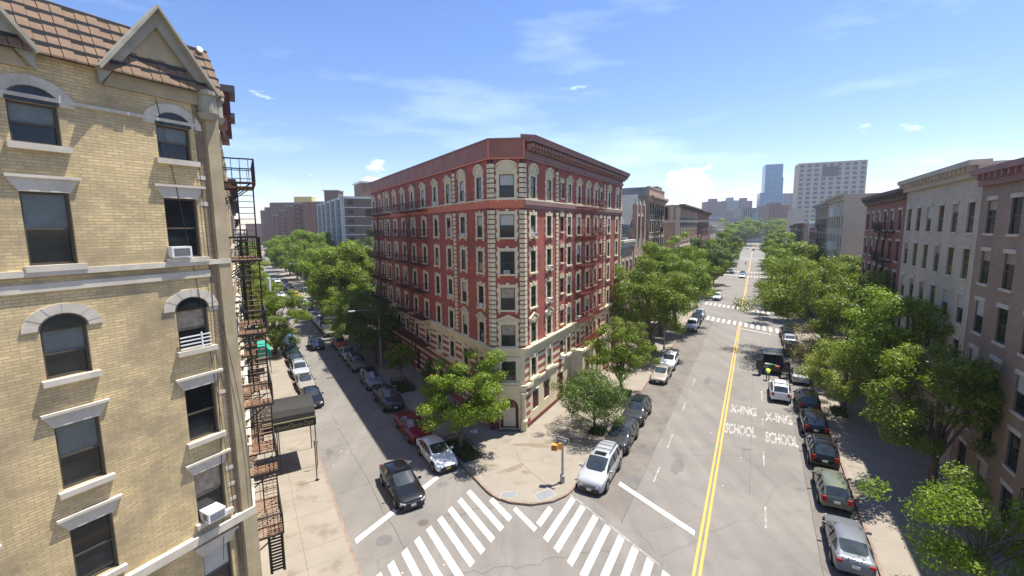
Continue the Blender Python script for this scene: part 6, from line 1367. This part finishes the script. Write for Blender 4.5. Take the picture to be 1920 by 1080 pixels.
g = MB(); c = P0(fB(33.2, 16.0)); g.ibox(c+Z*.06, right*.16, Vector((.05, .3, 0)), Z*.05, mat('pale_blue_litter', (.5, .55, .62), .7)); g.ibox(c-right*.35+Z*.04, right*.1, Vector((0, .12, 0)), Z*.03, WHITE); tag(g.build('litter'), 'pale crumpled litter on the shaded pavement left of the corner door', 'litter')
rr = random.Random(9); g = MB()
for k in range(44):
    p = Q(rr.uniform(-9.5, 6), rr.uniform(8, 70), .012) if k % 2 else fB(rr.uniform(20, 60), rr.uniform(4.2, 8), .012); s = rr.uniform(.01, .04)
    a = Vector((rr.uniform(-1, 1), rr.uniform(-1, 1), 0)).normalized()*s; b = Vector((-a.y, a.x, 0)); g.face([p-a-b, p+a-b, p+a+b, p-a+b], WHITE)
o = g.build('litter_specks'); tag(o, kind='stuff', label='tiny bits of paper on the road', cat='litter')
# ------------------------------------------------------------------ people
SKIN = mat('skin', (.25, .13, .08), .6); DKC = mat('dark_clothing', (.02, .02, .025), .8); HIV = mat('hi_vis_yellow', (.62, .75, .05), .7); JEAN = mat('denim', (.05, .07, .12), .8)
def person(label, pos, yaw, joints, radii, edges, top, bot, split, head, hair=None):
    t = thing('person', label, 'person', pos, yaw); me = bpy.data.meshes.new('body'); me.from_pydata(joints, edges, []); me.materials.append(top); o = put('body', me, t)
    sk = o.modifiers.new('skin', 'SKIN'); sl_ = me.skin_vertices[0].data
    for i, r_ in enumerate(radii): sl_[i].radius = (r_, r_)
    sl_[0].use_root = True; s = o.modifiers.new('sub', 'SUBSURF'); s.levels = s.render_levels = 1
    bpy.context.view_layer.update(); m2 = bpy.data.meshes.new_from_object(o.evaluated_get(bpy.context.evaluated_depsgraph_get())); o.modifiers.clear(); o.data = m2
    m2.materials.clear(); [m2.materials.append(q) for q in (top, bot, SKIN)]
    for p in m2.polygons: c = p.center; p.material_index = 1 if c.z < split else (2 if c.z > head else 0); p.use_smooth = True
    return t
J = [(0, 0, .95), (0, 0, 1.2), (0, 0, 1.42), (0, 0, 1.52), (0, 0, 1.65), (0, .2, 1.4), (.05, .27, 1.12), (.16, .24, .9), (0, -.2, 1.4), (-.05, -.27, 1.12), (.08, -.27, .88), (0, .1, .9), (.12, .11, .5), (.02, .11, .08), (.16, .11, .04), (0, -.1, .9), (-.08, -.11, .5), (-.22, -.11, .1), (-.08, -.11, .05)]
E_ = [(0, 1), (1, 2), (2, 3), (3, 4), (2, 5), (5, 6), (6, 7), (2, 8), (8, 9), (9, 10), (0, 11), (11, 12), (12, 13), (13, 14), (0, 15), (15, 16), (16, 17), (17, 18)]
RD = [.15, .14, .15, .06, .11, .07, .05, .04, .07, .05, .04, .10, .07, .05, .04, .10, .07, .05, .04]
person('tiny figure in dark clothes walking in the avenue far away', fA(226, -3.4), 2.0, J, RD, E_, DKC, DKC, .9, 1.5)
Jb = [(0, 0, .92), (.12, 0, 1.12), (.38, 0, 1.22), (.48, 0, 1.22), (.60, 0, 1.20), (.38, .2, 1.18), (.5, .25, .95), (.62, .18, .8), (.38, -.2, 1.18), (.5, -.25, .95), (.62, -.18, .8), (0, .1, .88), (.08, .12, .5), (-.02, .12, .08), (.14, .12, .04), (0, -.1, .88), (.02, -.12, .5), (-.1, -.12, .08), (.06, -.12, .04)]
person('worker in a bright yellow hi-vis top bending behind the black truck', fA(56.9, 2.0), math.atan2(dA.y, dA.x), Jb, RD, E_, HIV, JEAN, .9, 3)
# ------------------------------------------------------------------ haze
hz = bpy.data.materials.new('haze'); hz.use_nodes = True; n = hz.node_tree.nodes; n.remove(n['Principled BSDF']); pv = n.new('ShaderNodeVolumePrincipled'); pv.inputs['Color'].default_value = (.80, .88, 1, 1); pv.inputs['Density'].default_value = .00020; pv.inputs['Anisotropy'].default_value = .2
hz.node_tree.links.new(pv.outputs[0], n['Material Output'].inputs['Volume'])
if HAZE:
    g = MB(); g.box(-1200, 1200, -100, 1300, -1.3, 112, hz); o = g.build('haze'); tag(o, kind='stuff'); o.visible_shadow = True
